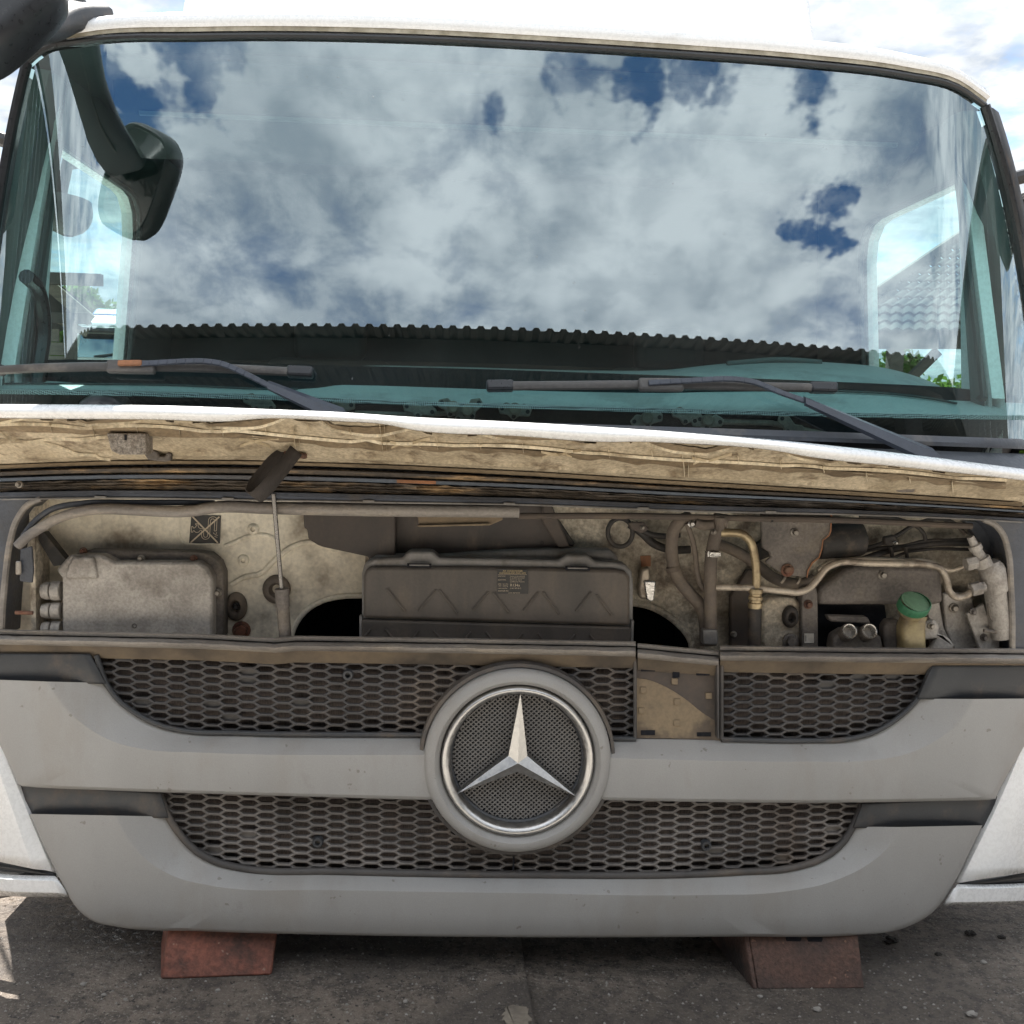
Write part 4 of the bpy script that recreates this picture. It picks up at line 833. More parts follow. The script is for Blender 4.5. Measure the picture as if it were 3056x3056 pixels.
# black patch behind the control unit
bpoly([(104, 1594), (130, 1588), (207, 1684), (160, 1690)], 'foam_patch', 'cable', .17, .03)
bpoly([(60, 1640), (95, 1630), (100, 1700), (96, 1740), (58, 1735)], 'post_bracket', 'frame_black', .09, .006, T, .002)
plate([(45, 1675), (62, 1675), (62, 1716), (45, 1716)], 'bolt_steel', 'slotted_tab', T, .08, .006, .004)
m = MB(); tubepx(m, [(46, 1828), (98, 1829)], 6, .10); m.obj('rusty_stud', 'rust', T)
# ---- control unit
fu = bpoly([(196, 1893), (206, 1700), (240, 1650), (262, 1643), (420, 1644), (588, 1647), (625, 1653), (654, 1678), (667, 1712), (667, 1905), (196, 1905)], 'control_unit', 'cast_dark', .175, .05, T, .004)
bpoly([(184, 1905), (184, 1726), (166, 1702), (207, 1656), (300, 1656), (320, 1664), (344, 1677), (590, 1677), (618, 1694), (634, 1724), (634, 1905)], 'housing', 'cast_alu', .135, .045, fu, .007)
bpoly([(200, 1690), (215, 1662), (280, 1662), (292, 1728), (192, 1728)], 'housing_boss', 'cast_alu', .127, .02, fu, .006)
for x, y, mt in ((421, 1667, 'bolt_steel'), (650, 1769, 'bolt_steel'), (248, 1645, 'rust'), (578, 1668, 'rust')): bolt(fu, x, y, .166, 8, mt)
for y0, y1 in ((1734, 1792), (1797, 1848), (1853, 1900)):
    m = MB(); kx = 2.45/FPX
    for xa, xb, rr in ((134, 152, .9), (156, 184, 1.0)):
        a, b = P(xa, (y0+y1)/2, .155), P(xb, (y0+y1)/2, .155); m.tube([a, b], (y1-y0)/2*kx*rr, 14)
    a = P(126, (y0+y1)/2, .155); m.tube([a, P(136, (y0+y1)/2, .155)], (y1-y0)/2*kx*.8, 14); m.obj('connector', 'cast_alu', fu, bevel=.002)
m = MB(); m.lathe(P(401, 1868, .134), (0, -1, 0), [(.006, -.001), (.006, .001), (.004, .0015), (.003, -.002), (.0001, -.002)], 12); m.obj('drain_plug', 'cast_dark', fu)
# ---- warning sticker: crossed-out tap and hose
sk = plate([(571, 1537), (659, 1539), (656, 1622), (564, 1622)], 'sticker_black', 'warning_sticker', bh, BY-.0025, .002, 0)
def stroke(pts, w, par, mat='sticker_ink', Y=BY-.0035, nm='print'):
    m = MB()
    for (a, b), (c, d) in zip(pts, pts[1:]): m.bar(P(a, b, Y), P(c, d, Y), w*2.5/FPX, .0008, (0, -1, 0))
    m.obj(nm, mat, par, smooth=0)
def z2(x, y): return 540+x/12.88, 1520+y/12.88
stroke([z2(430, 265), z2(1420, 1290)], 4.2, sk); stroke([z2(1480, 285), z2(370, 1280)], 4.2, sk, Y=BY-.0042)
stroke([z2(*p) for p in ((395, 880), (415, 655), (455, 660), (480, 720), (510, 720), (570, 680), (600, 590), (555, 575), (560, 550), (680, 555), (650, 600), (680, 690), (740, 740), (830, 745), (870, 790))], 1.4, sk)
stroke([z2(*p) for p in ((395, 880), (455, 880), (470, 820), (500, 815), (560, 880), (620, 890), (690, 870), (750, 800), (800, 810), (790, 1000), (810, 1080), (870, 1140), (950, 1155), (1040, 1130), (1100, 1060), (1130, 560), (1140, 420), (1180, 370), (1240, 365), (1290, 400), (1300, 480), (1280, 830), (1365, 830), (1385, 420), (1360, 330), (1280, 285), (1200, 285), (1100, 330), (1060, 400), (1030, 960), (1010, 1050), (950, 1080), (890, 1060), (870, 1000), (875, 880))], 1.4, sk)
stroke([z2(1240, 900), z2(1300, 960)], 1.2, sk); stroke([z2(1380, 880), z2(1330, 990), z2(1420, 1000)], 1.0, sk); stroke([z2(1290, 1040), z2(1400, 1080)], 1.0, sk)
# ---- plenum and heater box
pl = bpoly([(903, 1490), (907, 1577), (917, 1580), (919, 1608), (948, 1627), (965, 1633), (1100, 1662), (1100, 1700), (1180, 1700), (1180, 1490)], 'air_plenum', 'plenum', .17, .08, T, .006)
bpoly([(1178, 1490), (1178, 1700), (1760, 1700), (1706, 1650), (1640, 1560), (1612, 1490)], 'plenum_wall', 'plenum', .205, .03, pl, .006)
bpoly([(1105, 1664), (1125, 1656), (1300, 1660), (1500, 1646), (1660, 1640), (1820, 1640), (1848, 1662), (1848, 1700), (1105, 1700)], 'plenum_shoulder', 'heater_lip', .160, .06, pl, .012)
bpoly([(1617, 1490), (1640, 1490), (1700, 1632), (1668, 1636), (1620, 1560)], 'plenum_brace', 'bracket_dark', .185, .03, pl, .004)
bpoly([(1640, 1556), (1668, 1550), (1715, 1620), (1712, 1632), (1695, 1628)], 'foam_wedge', 'cable', .20, .03, pl, .004)
m = MB(); m.lathe(P(1617, 1620, .203), (0, -1, 0), [(.0055, -.001), (.0055, .001), (.0001, .001)], 14); m.obj('rivet', 'cable', pl)
bpoly([(1244, 1530), (1500, 1534), (1500, 1552), (1462, 1568), (1251, 1573)], 'angle_bracket', 'bracket_dust', .150, .006, T, .002)
bpoly([(1244, 1568), (1251, 1573), (1462, 1568), (1460, 1562)], 'bracket_edge', 'bracket_dust', .140, .012, T, .001)
hb = bpoly([(1080, 1925), (1080, 1712), (1086, 1688), (1100, 1674), (1120, 1668), (1200, 1664), (1220, 1646), (1290, 1646), (1312, 1665), (1670, 1672), (1690, 1656), (1755, 1657), (1778, 1676), (1840, 1678), (1868, 1686), (1886, 1706), (1890, 1740), (1890, 1940)], 'heater_box', 'heater_lip', .125, .06, T, .006)
bpoly([(1084, 1845), (1084, 1720), (1092, 1700), (1108, 1692), (1400, 1692), (1840, 1700), (1866, 1706), (1880, 1724), (1880, 1868), (1480, 1857)], 'heater_lid', 'heater_plastic', .108, .03, hb, .008)
bpoly([(1078, 1849), (1480, 1861), (1884, 1872), (1884, 1940), (1078, 1935)], 'heater_lid', 'heater_plastic', .110, .03, hb, .005)
bpoly([(1072, 1838), (1080, 1838), (1080, 1925), (1072, 1925)], 'side_hinge', 'heater_lip', .112, .02, hb, .002)
bpoly([(1884, 1852), (1893, 1852), (1890, 1935), (1882, 1935)], 'side_hinge', 'heater_lip', .112, .02, hb, .002)
for x0, x1, y in ((1215, 1287, 1688), (1688, 1760, 1697)):
    bpoly([(x0, y-6), (x1, y-5), (x1, y+6), (x0, y+5)], 'clip_slot', 'void', .105, .006, hb); bpoly([(x0+6, y-4), (x1-6, y-3), (x1-6, y+2), (x0+6, y+1)], 'lid_clip', 'heater_lip', .100, .008, hb, .002)
for a, b, c, d in ((1155, 1757, 1209, 1825), (1300, 1761, 1249, 1823), (1313, 1761, 1365, 1831), (1458, 1766, 1412, 1820), (1472, 1768, 1520, 1829), (1607, 1767, 1563, 1823), (1621, 1767, 1669, 1833), (1764, 1767, 1719, 1825), (1781, 1775, 1826, 1837)):
    m = MB(); m.tube([P(a, b, .106), P(c, d, .106)], .0032, 6); m.obj('lid_rib', 'heater_plastic', hb)
for k, x in enumerate((1105, 1250, 1405, 1560, 1715)):
    for a, b in ((x, x-28), (x+45, x+75)):
        m = MB(); y = 1878+k*4; m.tube([P(a, y, .108), P(b, y+36, .108)], .0028, 6); m.obj('lid_rib', 'heater_plastic', hb)
# information label, gold print on black
lb = plate([(1484, 1698), (1576, 1701), (1576, 1772), (1484, 1772)], 'sticker_black', 'information_label', hb, .1055, .002, 0)
def ltext(body, px, py, hpx, mat='sticker_ink', align='LEFT'):
    return text_mesh('print', body, hpx*2.41/FPX*1.38, mat, lb, P(px, py, .1045), RT, (0, 0, 1), align)
ltext('AIR CONDITIONER', 1530, 1706, 5, 'sticker_gold', 'CENTER'); ltext('KLIMAANLAGE (SAE J 639)', 1530, 1712.5, 5, 'sticker_gold', 'CENTER')
stroke([(1486, 1714.5), (1573, 1715)], .5, lb, 'sticker_ink', .1045)
for t, x, y, h_ in (('CAUTION', 1486, 1721, 3.6), ('System to be serviced', 1522, 1721, 3.6), ('by qualified personnel', 1522, 1726, 3.6), ('ACHTUNG', 1486, 1732, 3.6), ('Service nur durch', 1522, 1732, 3.6), ('qualifiziertes Personal', 1522, 1737.5, 3.6),
                   ('0,95 + 0,11 lbs', 1486, 1744.5, 3.8), ('1,05 + 0,05 kg', 1486, 1750, 3.8), ('R134a', 1522, 1750, 8.5), ('Lubricant/Oel', 1486, 1757, 3.6), ('A 001 989 08 03', 1522, 1757, 3.6), ('DAIMLER AG', 1486, 1765, 4), ('A 941 837 03 39', 1518, 1771, 3.6)): ltext(t, x, y, h_)
# ---- upper seal hose along the opening
m = MB(); pth = [(52, 1630), (80, 1602), (110, 1582), (166, 1550), (248, 1525), (320, 1519), (400, 1522), (580, 1524), (640, 1514), (800, 1516), (1100, 1522), (1549, 1526)]
tubepx(m, pth, [lerp(14, 19, min(1, i/40)) for i in range(72)], .055, 72, 14); m.obj('seal_hose', 'rubber_seal', T)
m = MB(); tubepx(m, [(70, 1600), (100, 1560), (150, 1522), (250, 1502), (400, 1500), (640, 1500)], 9, .075, 40); m.obj('inner_seal', 'frame_black', T)
m = MB(); tubepx(m, [(1545, 1540), (1900, 1540), (2170, 1546), (2500, 1552), (2900, 1570)], 10, .12, 30); m.obj('cross_rod', 'bracket_dark', T)
# ---- hoses and pipes on the driver's side
def hose(name, mat, pts, r, Y, seg=12): m = MB(); tubepx(m, pts, r, Y, None, seg); return m.obj(name, mat, T, smooth=60)
loop = [(1851+37*math.cos(a), 1589+42*math.sin(a)) for a in [6.2832*i/20 for i in range(21)]]
hose('cable_loop', 'cable', loop, 7.5, .19)
hose('cable', 'cable', [(1880, 1565), (1915, 1590), (1950, 1622), (2000, 1640), (2060, 1640)], 13, .20)
hose('cable', 'cable', [(1895, 1560), (1930, 1590), (1990, 1600), (2030, 1596)], 9, .19)
bpoly([(1877, 1560), (1920, 1558), (1938, 1580), (1915, 1592), (1884, 1580)], 'cable_clip', 'bracket_dark', .165, .02, T, .003); bolt(T, 1917, 1575, .163, 5)
hose('coolant_hose', 'hose', [(2062, 1540), (2030, 1556), (2010, 1585), (2005, 1620), (2008, 1676), (2017, 1706), (2029, 1734), (2063, 1776), (2094, 1813), (2104, 1860), (2106, 1925)], 20, .150)
hose('hose_clamp', 'bracket_dark', [(2008, 1690), (2012, 1704)], 23, .150)
hose('bleed_hose', 'hose', [(2050, 1562), (2060, 1590), (2069, 1620), (2075, 1655), (2083, 1718), (2096, 1751), (2120, 1765)], 8.5, .135)
hose('coolant_hose', 'hose', [(2146, 1545), (2145, 1570), (2137, 1593), (2129, 1626), (2123, 1660), (2120, 1738), (2120, 1821), (2120, 1925)], 20, .120)
m = MB(); tubepx(m, [(2127, 1644), (2126, 1660)], 22.5, .120); cl = m.obj('hose_clamp', 'bright_metal', T); plate([(2118, 1646), (2152, 1648), (2152, 1662), (2118, 1660)], 'bright_metal', 'clamp_screw', cl, .096, .008, .002)
bpoly([(2098, 1880), (2142, 1880), (2144, 1925), (2098, 1925)], 'hose_boot', 'heater_lip', .098, .03, T, .004)
hose('hose_stub', 'hose', [(2075, 1560), (2100, 1568), (2128, 1566)], 15, .115); bolt(T, 2064, 1564, .12, 8, 'bright_metal'); hose('hose_stub', 'hose', [(2130, 1552), (2168, 1556)], 22, .125); bolt(T, 2130, 1588, .095, 6)
hose('coolant_pipe', 'pipe_brass', [(2150, 1590), (2185, 1590), (2212, 1593), (2239, 1616), (2252, 1661), (2257, 1705), (2257, 1762)], 13, .115)
m = MB(); c0 = P(2256, 1757, .112); k = 2.41/FPX
m.lathe(c0, (0, 0, -1), [(21*k, 0), (22*k, .004), (22*k, .010), (18*k, .012), (18*k, .017), (22*k, .019), (22*k, .026), (18*k, .028), (18*k, .033), (22*k, .035), (22*k, .042), (19*k, .050)], 20, ref=(1, 0, 0)); m.obj('crimp_fitting', 'pipe_brass', T, smooth=40)
hose('coolant_hose', 'cable', [(2253, 1815), (2251, 1945)], 21, .112)
hose('pipe', 'pipe_alu', [(2135, 1752), (2248, 1755), (2340, 1764), (2387, 1767), (2414, 1756), (2440, 1728), (2466, 1696), (2496, 1681), (2595, 1681), (2690, 1683), (2768, 1686), (2806, 1698), (2824, 1730), (2834, 1766), (2857, 1784), (2880, 1778), (2906, 1763)], 11, .115, 12)
hose('pipe', 'pipe_alu', [(2440, 1700), (2480, 1676), (2520, 1671), (2680, 1672), (2768, 1676), (2806, 1692), (2835, 1702), (2870, 1692), (2895, 1678)], 7.5, .150)
hose('heater_hose', 'hose', [(2130, 1620), (2180, 1638), (2224, 1661), (2270, 1695), (2310, 1725), (2357, 1740), (2407, 1738), (2430, 1726)], 18, .185)
for x in (2330, 2375): hose('hose_band', 'pipe_alu', [(x, 1733-(x < 2350)*5), (x+5, 1736-(x < 2350)*4)], 20, .185)
bpoly([(2240, 1640), (2290, 1600), (2300, 1660), (2260, 1675)], 'foam_wedge', 'cable', .21, .02)
# wiper motor and its bracket
bm_ = bpoly([(2271, 1530), (2481, 1530), (2479, 1585), (2474, 1598), (2456, 1612), (2452, 1640), (2444, 1664), (2424, 1680), (2412, 1702), (2408, 1724), (2370, 1720), (2323, 1706), (2283, 1677), (2301, 1662), (2296, 1648), (2273, 1634)], 'wiper_motor_bracket', 'cast_dark', .125, .012, T, .004)
bolt(bm_, 2372, 1589, .122, 9); bolt(bm_, 2350, 1702, .122, 14, 'rust'); bolt(bm_, 2301, 1554, .123, 4, 'cable')
m = MB(); m.tube([P(x, y, .121) for x, y in ((2481, 1535), (2479, 1585), (2474, 1598), (2456, 1612), (2452, 1640), (2444, 1664), (2424, 1680), (2412, 1702), (2408, 1724))], .0018, 6); m.obj('worn_edge', 'bare_rust', bm_)
bpoly([(2345, 1546), (2395, 1546), (2388, 1556), (2370, 1560), (2352, 1556)], 'bracket_hole', 'void', .1235, .003, bm_)
m = MB(); a, b = P(2440, 1618, .175), P(2572, 1608, .175); m.lathe(a, b-a, [(.001, 0), (.042, 0), (.043, .004), (.043, (b-a).length-.012), (.039, (b-a).length), (.012, (b-a).length), (.012, (b-a).length+.012), (.001, (b-a).length+.016)], 28); m.obj('wiper_motor', 'cable', T, smooth=40)
bolt(T, 2583, 1606, .16, 7, 'cable')
for pts, r in (([(2560, 1640), (2605, 1630), (2644, 1616), (2690, 1590), (2718, 1572), (2755, 1556), (2793, 1548), (2842, 1558), (2882, 1594)], 6.5), ([(2565, 1540), (2620, 1541), (2669, 1547), (2710, 1560), (2743, 1577), (2758, 1595), (2763, 1616)], 6.5),
               ([(2545, 1680), (2590, 1664), (2644, 1646), (2743, 1628), (2820, 1620), (2892, 1621)], 10), ([(2560, 1650), (2620, 1637), (2700, 1628), (2760, 1614), (2830, 1612), (2890, 1610)], 5.5), ([(2660, 1668), (2700, 1650), (2760, 1640), (2895, 1640)], 5)): hose('cable', 'cable', pts, r, .185)
bpoly([(2640, 1604), (2672, 1596), (2684, 1618), (2660, 1632), (2642, 1626)], 'cable_clip', 'cable', .165, .02, T, .004); bolt(T, 2671, 1620, .163, 4, 'bright_metal')
for x in (2658, 2702): hose('cable_tie', 'cable', [(x, 1632), (x+6, 1668)], 6, .17)
# receiver bottle, nuts and sensor
m = MB(); a, b = P(2958, 1680, .125), P(2990, 1900, .145); ax = b-a; k = 2.42/FPX
m.lathe(a, ax, [(.001, -.004), (24*k, -.004), (34*k, .006), (39*k, .018), (39*k, .070), (36*k, .074), (33*k, .078), (33*k, ax.length)], 28); m.obj('receiver_bottle', 'cast_alu', T, smooth=45)
m = MB(); a, b = P(2938, 1690, .115), P(2896, 1602, .115); m.tube([a, a.lerp(b, .28), a.lerp(b, .30), a.lerp(b, .55), a.lerp(b, .57), a.lerp(b, .72), a.lerp(b, .74), b], [27*k, 27*k, 18*k, 16*k, 20*k, 20*k, 13*k, 11*k], 14); m.obj('pressure_switch', 'cast_alu', T, smooth=30)
for x, y in ((2897, 1681), (2912, 1757)):
    m = MB(); a, b = P(x-16, y+4, .112), P(x+16, y-4, .112); m.tube([a, b], 22*k, 6); m.tube([b, b+(b-a)*.35], 16*k, 12); m.obj('union_nut', 'cast_alu', T, bevel=.002)
bpoly([(2880, 1555), (2925, 1560), (2990, 1660), (2992, 1700), (2940, 1640)], 'corner_gusset', 'frame_black', .19, .02)
# lower right fittings
pn = bpoly([(2273, 1945), (2273, 1800), (2300, 1784), (2370, 1782), (2390, 1800), (2392, 1945)], 'mounting_panel', 'bulkhead_grimy', .168, .05, T, .008)
sp_ = bpoly([(2392, 1945), (2394, 1755), (2436, 1752), (2441, 1775), (2443, 1945)], 'mounting_strip', 'cast_dark', .150, .05, T, .004); bolt(sp_, 2412, 1804, .148, 10, 'rust')
lbl = plate([(2401, 1891), (2429, 1891), (2429, 1919), (2401, 1919)], 'sticker_white', 'part_sticker', sp_, .1475, .002, 0)
stroke([(2405, 1896), (2405, 1914)], 1.6, lbl, 'sticker_black', .1465)
hp = bpoly([(2441, 1760), (2520, 1700), (2560, 1690), (2810, 1690), (2818, 1800), (2760, 1812), (2700, 1806), (2441, 1806)], 'steering_box_cover', 'cast_dark', .165, .05, T, .012); bolt(hp, 2634, 1716, .162, 10)
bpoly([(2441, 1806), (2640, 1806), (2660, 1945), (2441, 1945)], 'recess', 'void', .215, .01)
vb = bpoly([(2482, 1945), (2490, 1900), (2520, 1882), (2610, 1880), (2632, 1904), (2640, 1945)], 'valve_block', 'cast_dark', .125, .05, T, .008)
bpoly([(2470, 1838), (2590, 1842), (2600, 1862), (2480, 1856)], 'valve_bridge', 'cast_dark', .150, .03, vb, .004)
for x in (2535, 2595):
    c = P(x, 1884, .105); m = MB(); r = 25*2.4/FPX; ax = Vector((0, -1, .45)).normalized()
    m.lathe(c, ax, [(r, -.035), (r, -.002), (r*.96, .001), (r*.78, .002), (r*.72, 0)], 26); o = m.obj('port', 'cast_dark', vb, smooth=40)
    m = MB(); m.lathe(c, ax, [(r*.95, .0015), (r*.86, .0045), (r*.74, .0035), (r*.68, -.004), (r*.66, -.022)], 26); m.obj('port_ring', 'bright_metal', o, smooth=60)
    m = MB(); m.lathe(c, ax, [(r*.67, -.021), (.0001, -.021)], 20); m.obj('port_bore', 'cast_alu', o)
# fluid reservoir with green cap
ax = Vector((0.10, -0.55, 0.83)).normalized(); cc0 = P(2727, 1806, .085); k = 2.4/FPX
rs = MB(); bx = P(2722, 1945, .13)
rs.lathe(cc0-ax*.010, -ax, [(38*k, 0), (40*k, .006), (38*k, .016)], 24)
rows = []
for (px, py, w_, d_) in ((2728, 1836, 38, 30), (2722, 1852, 37, 32), (2718, 1872, 39, 36), (2718, 1900, 39, 36), (2720, 1945, 38, 36)):
    c = P(px, py, .115); rows.append([c+Vector((w_*k*math.copysign(abs(math.cos(a))**.6, math.cos(a)), d_*k*math.copysign(abs(math.sin(a))**.6, math.sin(a)), 0)) for a in [6.2832*i/28 for i in range(28)]])
rs.grid(rows, True); rv = rs.obj('fluid_reservoir', 'reservoir', T, smooth=50)
bpoly([(2640, 1945), (2640, 1872), (2652, 1852), (2690, 1850), (2700, 1945)], 'reservoir_tank', 'cast_dark', .135, .04, rv, .008)
cp = MB(); seg = 60; rows = []
for r, h_ in ((46, -.010), (48, -.008), (48, .008), (46.5, .0115), (43.5, .0125)):
    rows.append([cc0+ax*h_+(RT*math.cos(6.2832*i/seg)+ax.cross(RT)*math.sin(6.2832*i/seg))*r*k*(1-(.035 if i % 6 == 0 and r < 48.5 and h_ > -.009 else 0)) for i in range(seg)])
cp.grid(rows, True); co = cp.obj('filler_cap', 'green_cap', rv, smooth=40)
m = MB(); m.lathe(cc0, ax, [(43.6*k, .0124), (40*k, .0132), (.0001, .0132)], 40); ct = m.obj('cap_top', 'cap_top', co, smooth=60)
U_ = RT-ax*RT.dot(ax); U_.normalize(); V_ = ax.cross(U_)
word = 'PENTOSIN CHF 11S ONLY!'
for i, ch in enumerate(word):
    if ch == ' ': continue
    an = math.radians(245-i*12.6); rad = 33*k; p = cc0+ax*.0136+(U_*math.cos(an)+V_*math.sin(an))*rad; td = U_*math.sin(an)-V_*math.cos(an); rd_ = U_*math.cos(an)+V_*math.sin(an)
    text_mesh('letter', ch, 8*k, 'green_cap', ct, p, td, rd_, 'CENTER', .0002)
ab = bpoly([(2752, 1862), (2790, 1850), (2806, 1868), (2800, 1890), (2830, 1902), (2850, 1925), (2840, 1945), (2770, 1945), (2800, 1905), (2756, 1912)], 'reservoir_bracket', 'cast_alu', .125, .02, T, .005); bolt(ab, 2779, 1868, .122, 8)
bpoly([(2740, 1770), (2800, 1760), (2818, 1870), (2850, 1945), (2790, 1945), (2770, 1850)], 'side_beam', 'cast_alu', .178, .03, T, .006)
wp = bpoly([(2815, 1770), (2900, 1770), (2940, 1945), (2850, 1945), (2822, 1880)], 'end_plate', 'cast_alu', .185, .02, T, .004); bolt(wp, 2847, 1815, .182, 11)
gp = bpoly([(2885, 1832), (2938, 1800), (2948, 1838), (2984, 1900), (2984, 1945), (2926, 1945)], 'hinge_plate', 'cast_alu', .150, .012, T, .003)
for x, y in ((2904, 1826), (2936, 1902), (2996, 1852)): bolt(gp, x, y, .148, 8, 'cast_dark')
hose('lever_rod', 'cast_dark', [(2936, 1882), (2990, 1880), (2996, 1850)], 6, .13); hose('lever_rod', 'cast_dark', [(2950, 1800), (2962, 1850), (2984, 1862), (2998, 1856)], 5, .13)
bpoly([(2180, 1780), (2230, 1700), (2262, 1700), (2262, 1945), (2180, 1945)], 'support_bracket', 'bracket_dark', .205, .02, T, .004); bolt(T, 2190, 1893, .202, 7)
bpoly([(1905, 1760), (1914, 1700), (1940, 1692), (1945, 1778), (1936, 1790), (1910, 1788)], 'heat_shield', 'pipe_alu', .190, .03, T, .006); bpoly([(1922, 1735), (1958, 1735), (1952, 1794), (1942, 1796), (1930, 1790)], 'shield_lip', 'bright_metal', .180, .012, T, .003)
bpoly([(1911, 1660), (1942, 1658), (1942, 1690), (1914, 1692)], 'rust_spot', 'bare_rust', BY-.002, .003)

# ================================================================== LOWER SEAL RAIL
def rail(xa, xb, ypts, name, sag=0):
    n = max(8, int((xb-xa)/30)); xsr = [lerp(xa, xb, i/(n-1)) for i in range(n)]; sm = ypts
    rnd = random.Random(int(xa)); jit = [rnd.uniform(-2.0, 2.0) for _ in xsr]
    def row(dy, off, j=0): return [PS(x, yat(sm, x)+dy+j*jt, F, off) for x, jt in zip(xsr, jit)]
    o = MB().grid([row(8, .10), row(0, .055), row(-2, .020), row(2, .012), row(12, .014), row(16, .030)]).obj(name, 'rubber_seal', T, smooth=45)
    MB().grid([row(14, .03), row(17, .012, .6), row(21, -.006, .8), row(28, -.014, .6), row(36, -.012, .5), row(42, .000, .3), row(44, .012)]).obj('seal_bead', 'rubber_seal', o, smooth=70)
    MB().grid([row(43, .008), row(52, .014), row(70, .022), row(78, .030)]).obj('seal_skirt', 'seal_skirt', o)
rail(-70, 1897, [(-70, 1877), (0, 1880), (600, 1893), (830, 1905), (880, 1899), (1300, 1905), (1897, 1916)], 'seal_rail')
rail(1903, 2145, [(1903, 1921), (2145, 1944)], 'seal_rail')
rail(2149, 3120, [(2149, 1928), (2600, 1934), (3120, 1938)], 'seal_rail')

# ================================================================== GRILLES
cell_a, cell_b, cell_h = .0262, .0149, .00985; ha, hb_, hh = .0228, .0122, .0068
def hexmesh(name, mat, poly, xlo, xhi, off, x0, z0, parent=T, zlo=-9, zhi=9):
    rndc = random.Random(len(poly)); m = MB(); pts = [PS(x, y, F, off) for x, y in poly]; xa, xb = min(p.x for p in pts), max(p.x for p in pts); za, zb_ = min(p.z for p in pts), max(p.z for p in pts)
    px_ = cell_a+cell_b; i = int((xa-x0)/px_)-1
    clampx = lambda x: min(max(x, xlo), xhi)
    while x0+i*px_ < xb+px_:
        cx = x0+i*px_; j = int((za-z0)/(2*cell_h))-1
        while z0+j*2*cell_h < zb_+.04:
            cz = z0+j*2*cell_h+(cell_h if i % 2 else 0); j += 1
            c = Vector((cx, F(cx)+off, cz)); u, v = proj(c)
            if not inside(poly, u, v): continue
            def q(dx, dz, dy): X = clampx(cx+dx); Z = min(max(cz+dz, zlo), zhi); return Vector((X, F(X)+off+dy, Z))
            o6 = [(-cell_a, 0), (-cell_b, cell_h), (cell_b, cell_h), (cell_a, 0), (cell_b, -cell_h), (-cell_b, -cell_h)]
            i6 = [(-ha, 0), (-hb_, hh), (hb_, hh), (ha, 0), (hb_, -hh), (-hb_, -hh)]
            vs = [q(x, z, -.0015) for x, z in o6]+[q(x, z, 0) for x, z in i6]+[q(x*.97, z*.97, .009) for x, z in i6]
            if rndc.random() < .025: m.add([q(x*1.02, z*1.02, .006+.004*rndc.random()) for x, z in i6], [(0, 1, 2, 3, 4, 5)])   # clogged cell
            m.add(vs, [(k, (k+1) % 6, 6+(k+1) % 6, 6+k) for k in range(6)]+[(6+k, 6+(k+1) % 6, 12+(k+1) % 6, 12+k) for k in range(6)])
        i += 1
    return m.obj(name, mat, parent, smooth=30, fixn=True)
GO = .032
xs1 = PS(1897, 2080, F, GO).x; xs2 = PS(2151, 2080, F, GO).x
ug = hexmesh('upper_grille', 'grille_plastic', [(262, 1930), (1935, 1950), (1935, 2222), (1270, 2212), (560, 2205), (460, 2180), (370, 2125), (290, 2050)], -9, xs1, GO, 0.0, 0.62)
ug2 = hexmesh('upper_grille', 'grille_plastic', [(2115, 1960), (2800, 1970), (2760, 2085), (2690, 2150), (2620, 2195), (2540, 2225), (2115, 2228)], xs2, 9, GO, .01, 0.617)
lg = hexmesh('lower_grille', 'grille_sunworn', [(450, 2345), (2600, 2375), (2565, 2470), (2520, 2530), (2450, 2580), (2370, 2610), (1530, 2628), (720, 2612), (640, 2595), (570, 2550), (510, 2485)], -9, 9, GO, .004, 0.31)
def edgebar(name, pts, r, par, mat='grille_plastic', off=GO-.012, n=40):
    m = MB(); q = catmull(pts, n) if len(pts) > 2 else pts; m.tube([PS(x, y, F, off) for x, y in q], r, 8); m.obj(name, mat, par, smooth=60)
edgebar('grille_rim', [(288, 1955), (318, 2040), (350, 2085), (405, 2128), (480, 2165), (560, 2182), (700, 2187), (1265, 2193)], .0065, ug, 'dark_panel'); edgebar('grille_rim', [(1895, 1965), (1895, 2205)], .0045, ug); edgebar('grille_rim', [(1815, 2203), (1897, 2205)], .0065, ug, 'dark_panel')
edgebar('grille_rim', [(2153, 1985), (2153, 2205)], .0055, ug2); edgebar('grille_rim', [(2153, 2206), (2400, 2210), (2530, 2205), (2620, 2180), (2680, 2142), (2740, 2083), (2778, 1990)], .0065, ug2, 'dark_panel')
edgebar('grille_rim', [(478, 2372), (502, 2436), (530, 2480), (580, 2535), (650, 2573), (720, 2590), (1000, 2600), (1530, 2610), (2200, 2602), (2370, 2588), (2450, 2563), (2510, 2520), (2545, 2467), (2574, 2402)], .0085, lg, 'grille_plastic', GO-.010, 80)
m = MB(); m.box(PS(1532, 2588, F, GO-.006), (.0035, .006, .05)); m.obj('split_line', 'void', lg)
m = MB().grid([[PS(x, y, F, GO-.003) for x in range(1390, 1691, 20)] for y in (2572, 2612)]); 
for x, y, par in ((1038, 2015, ug), (948, 2514, lg), (2108, 2524, lg)):
    m = MB(); c = PS(x, y, F, GO-.006); m.lathe(c, (0, -1, 0), [(.013, -.012), (.013, 0), (.011, .004), (.006, .004), (.005, -.008), (.0001, -.008)], 18); m.obj('grille_fixing', 'dark_panel', par, smooth=40)
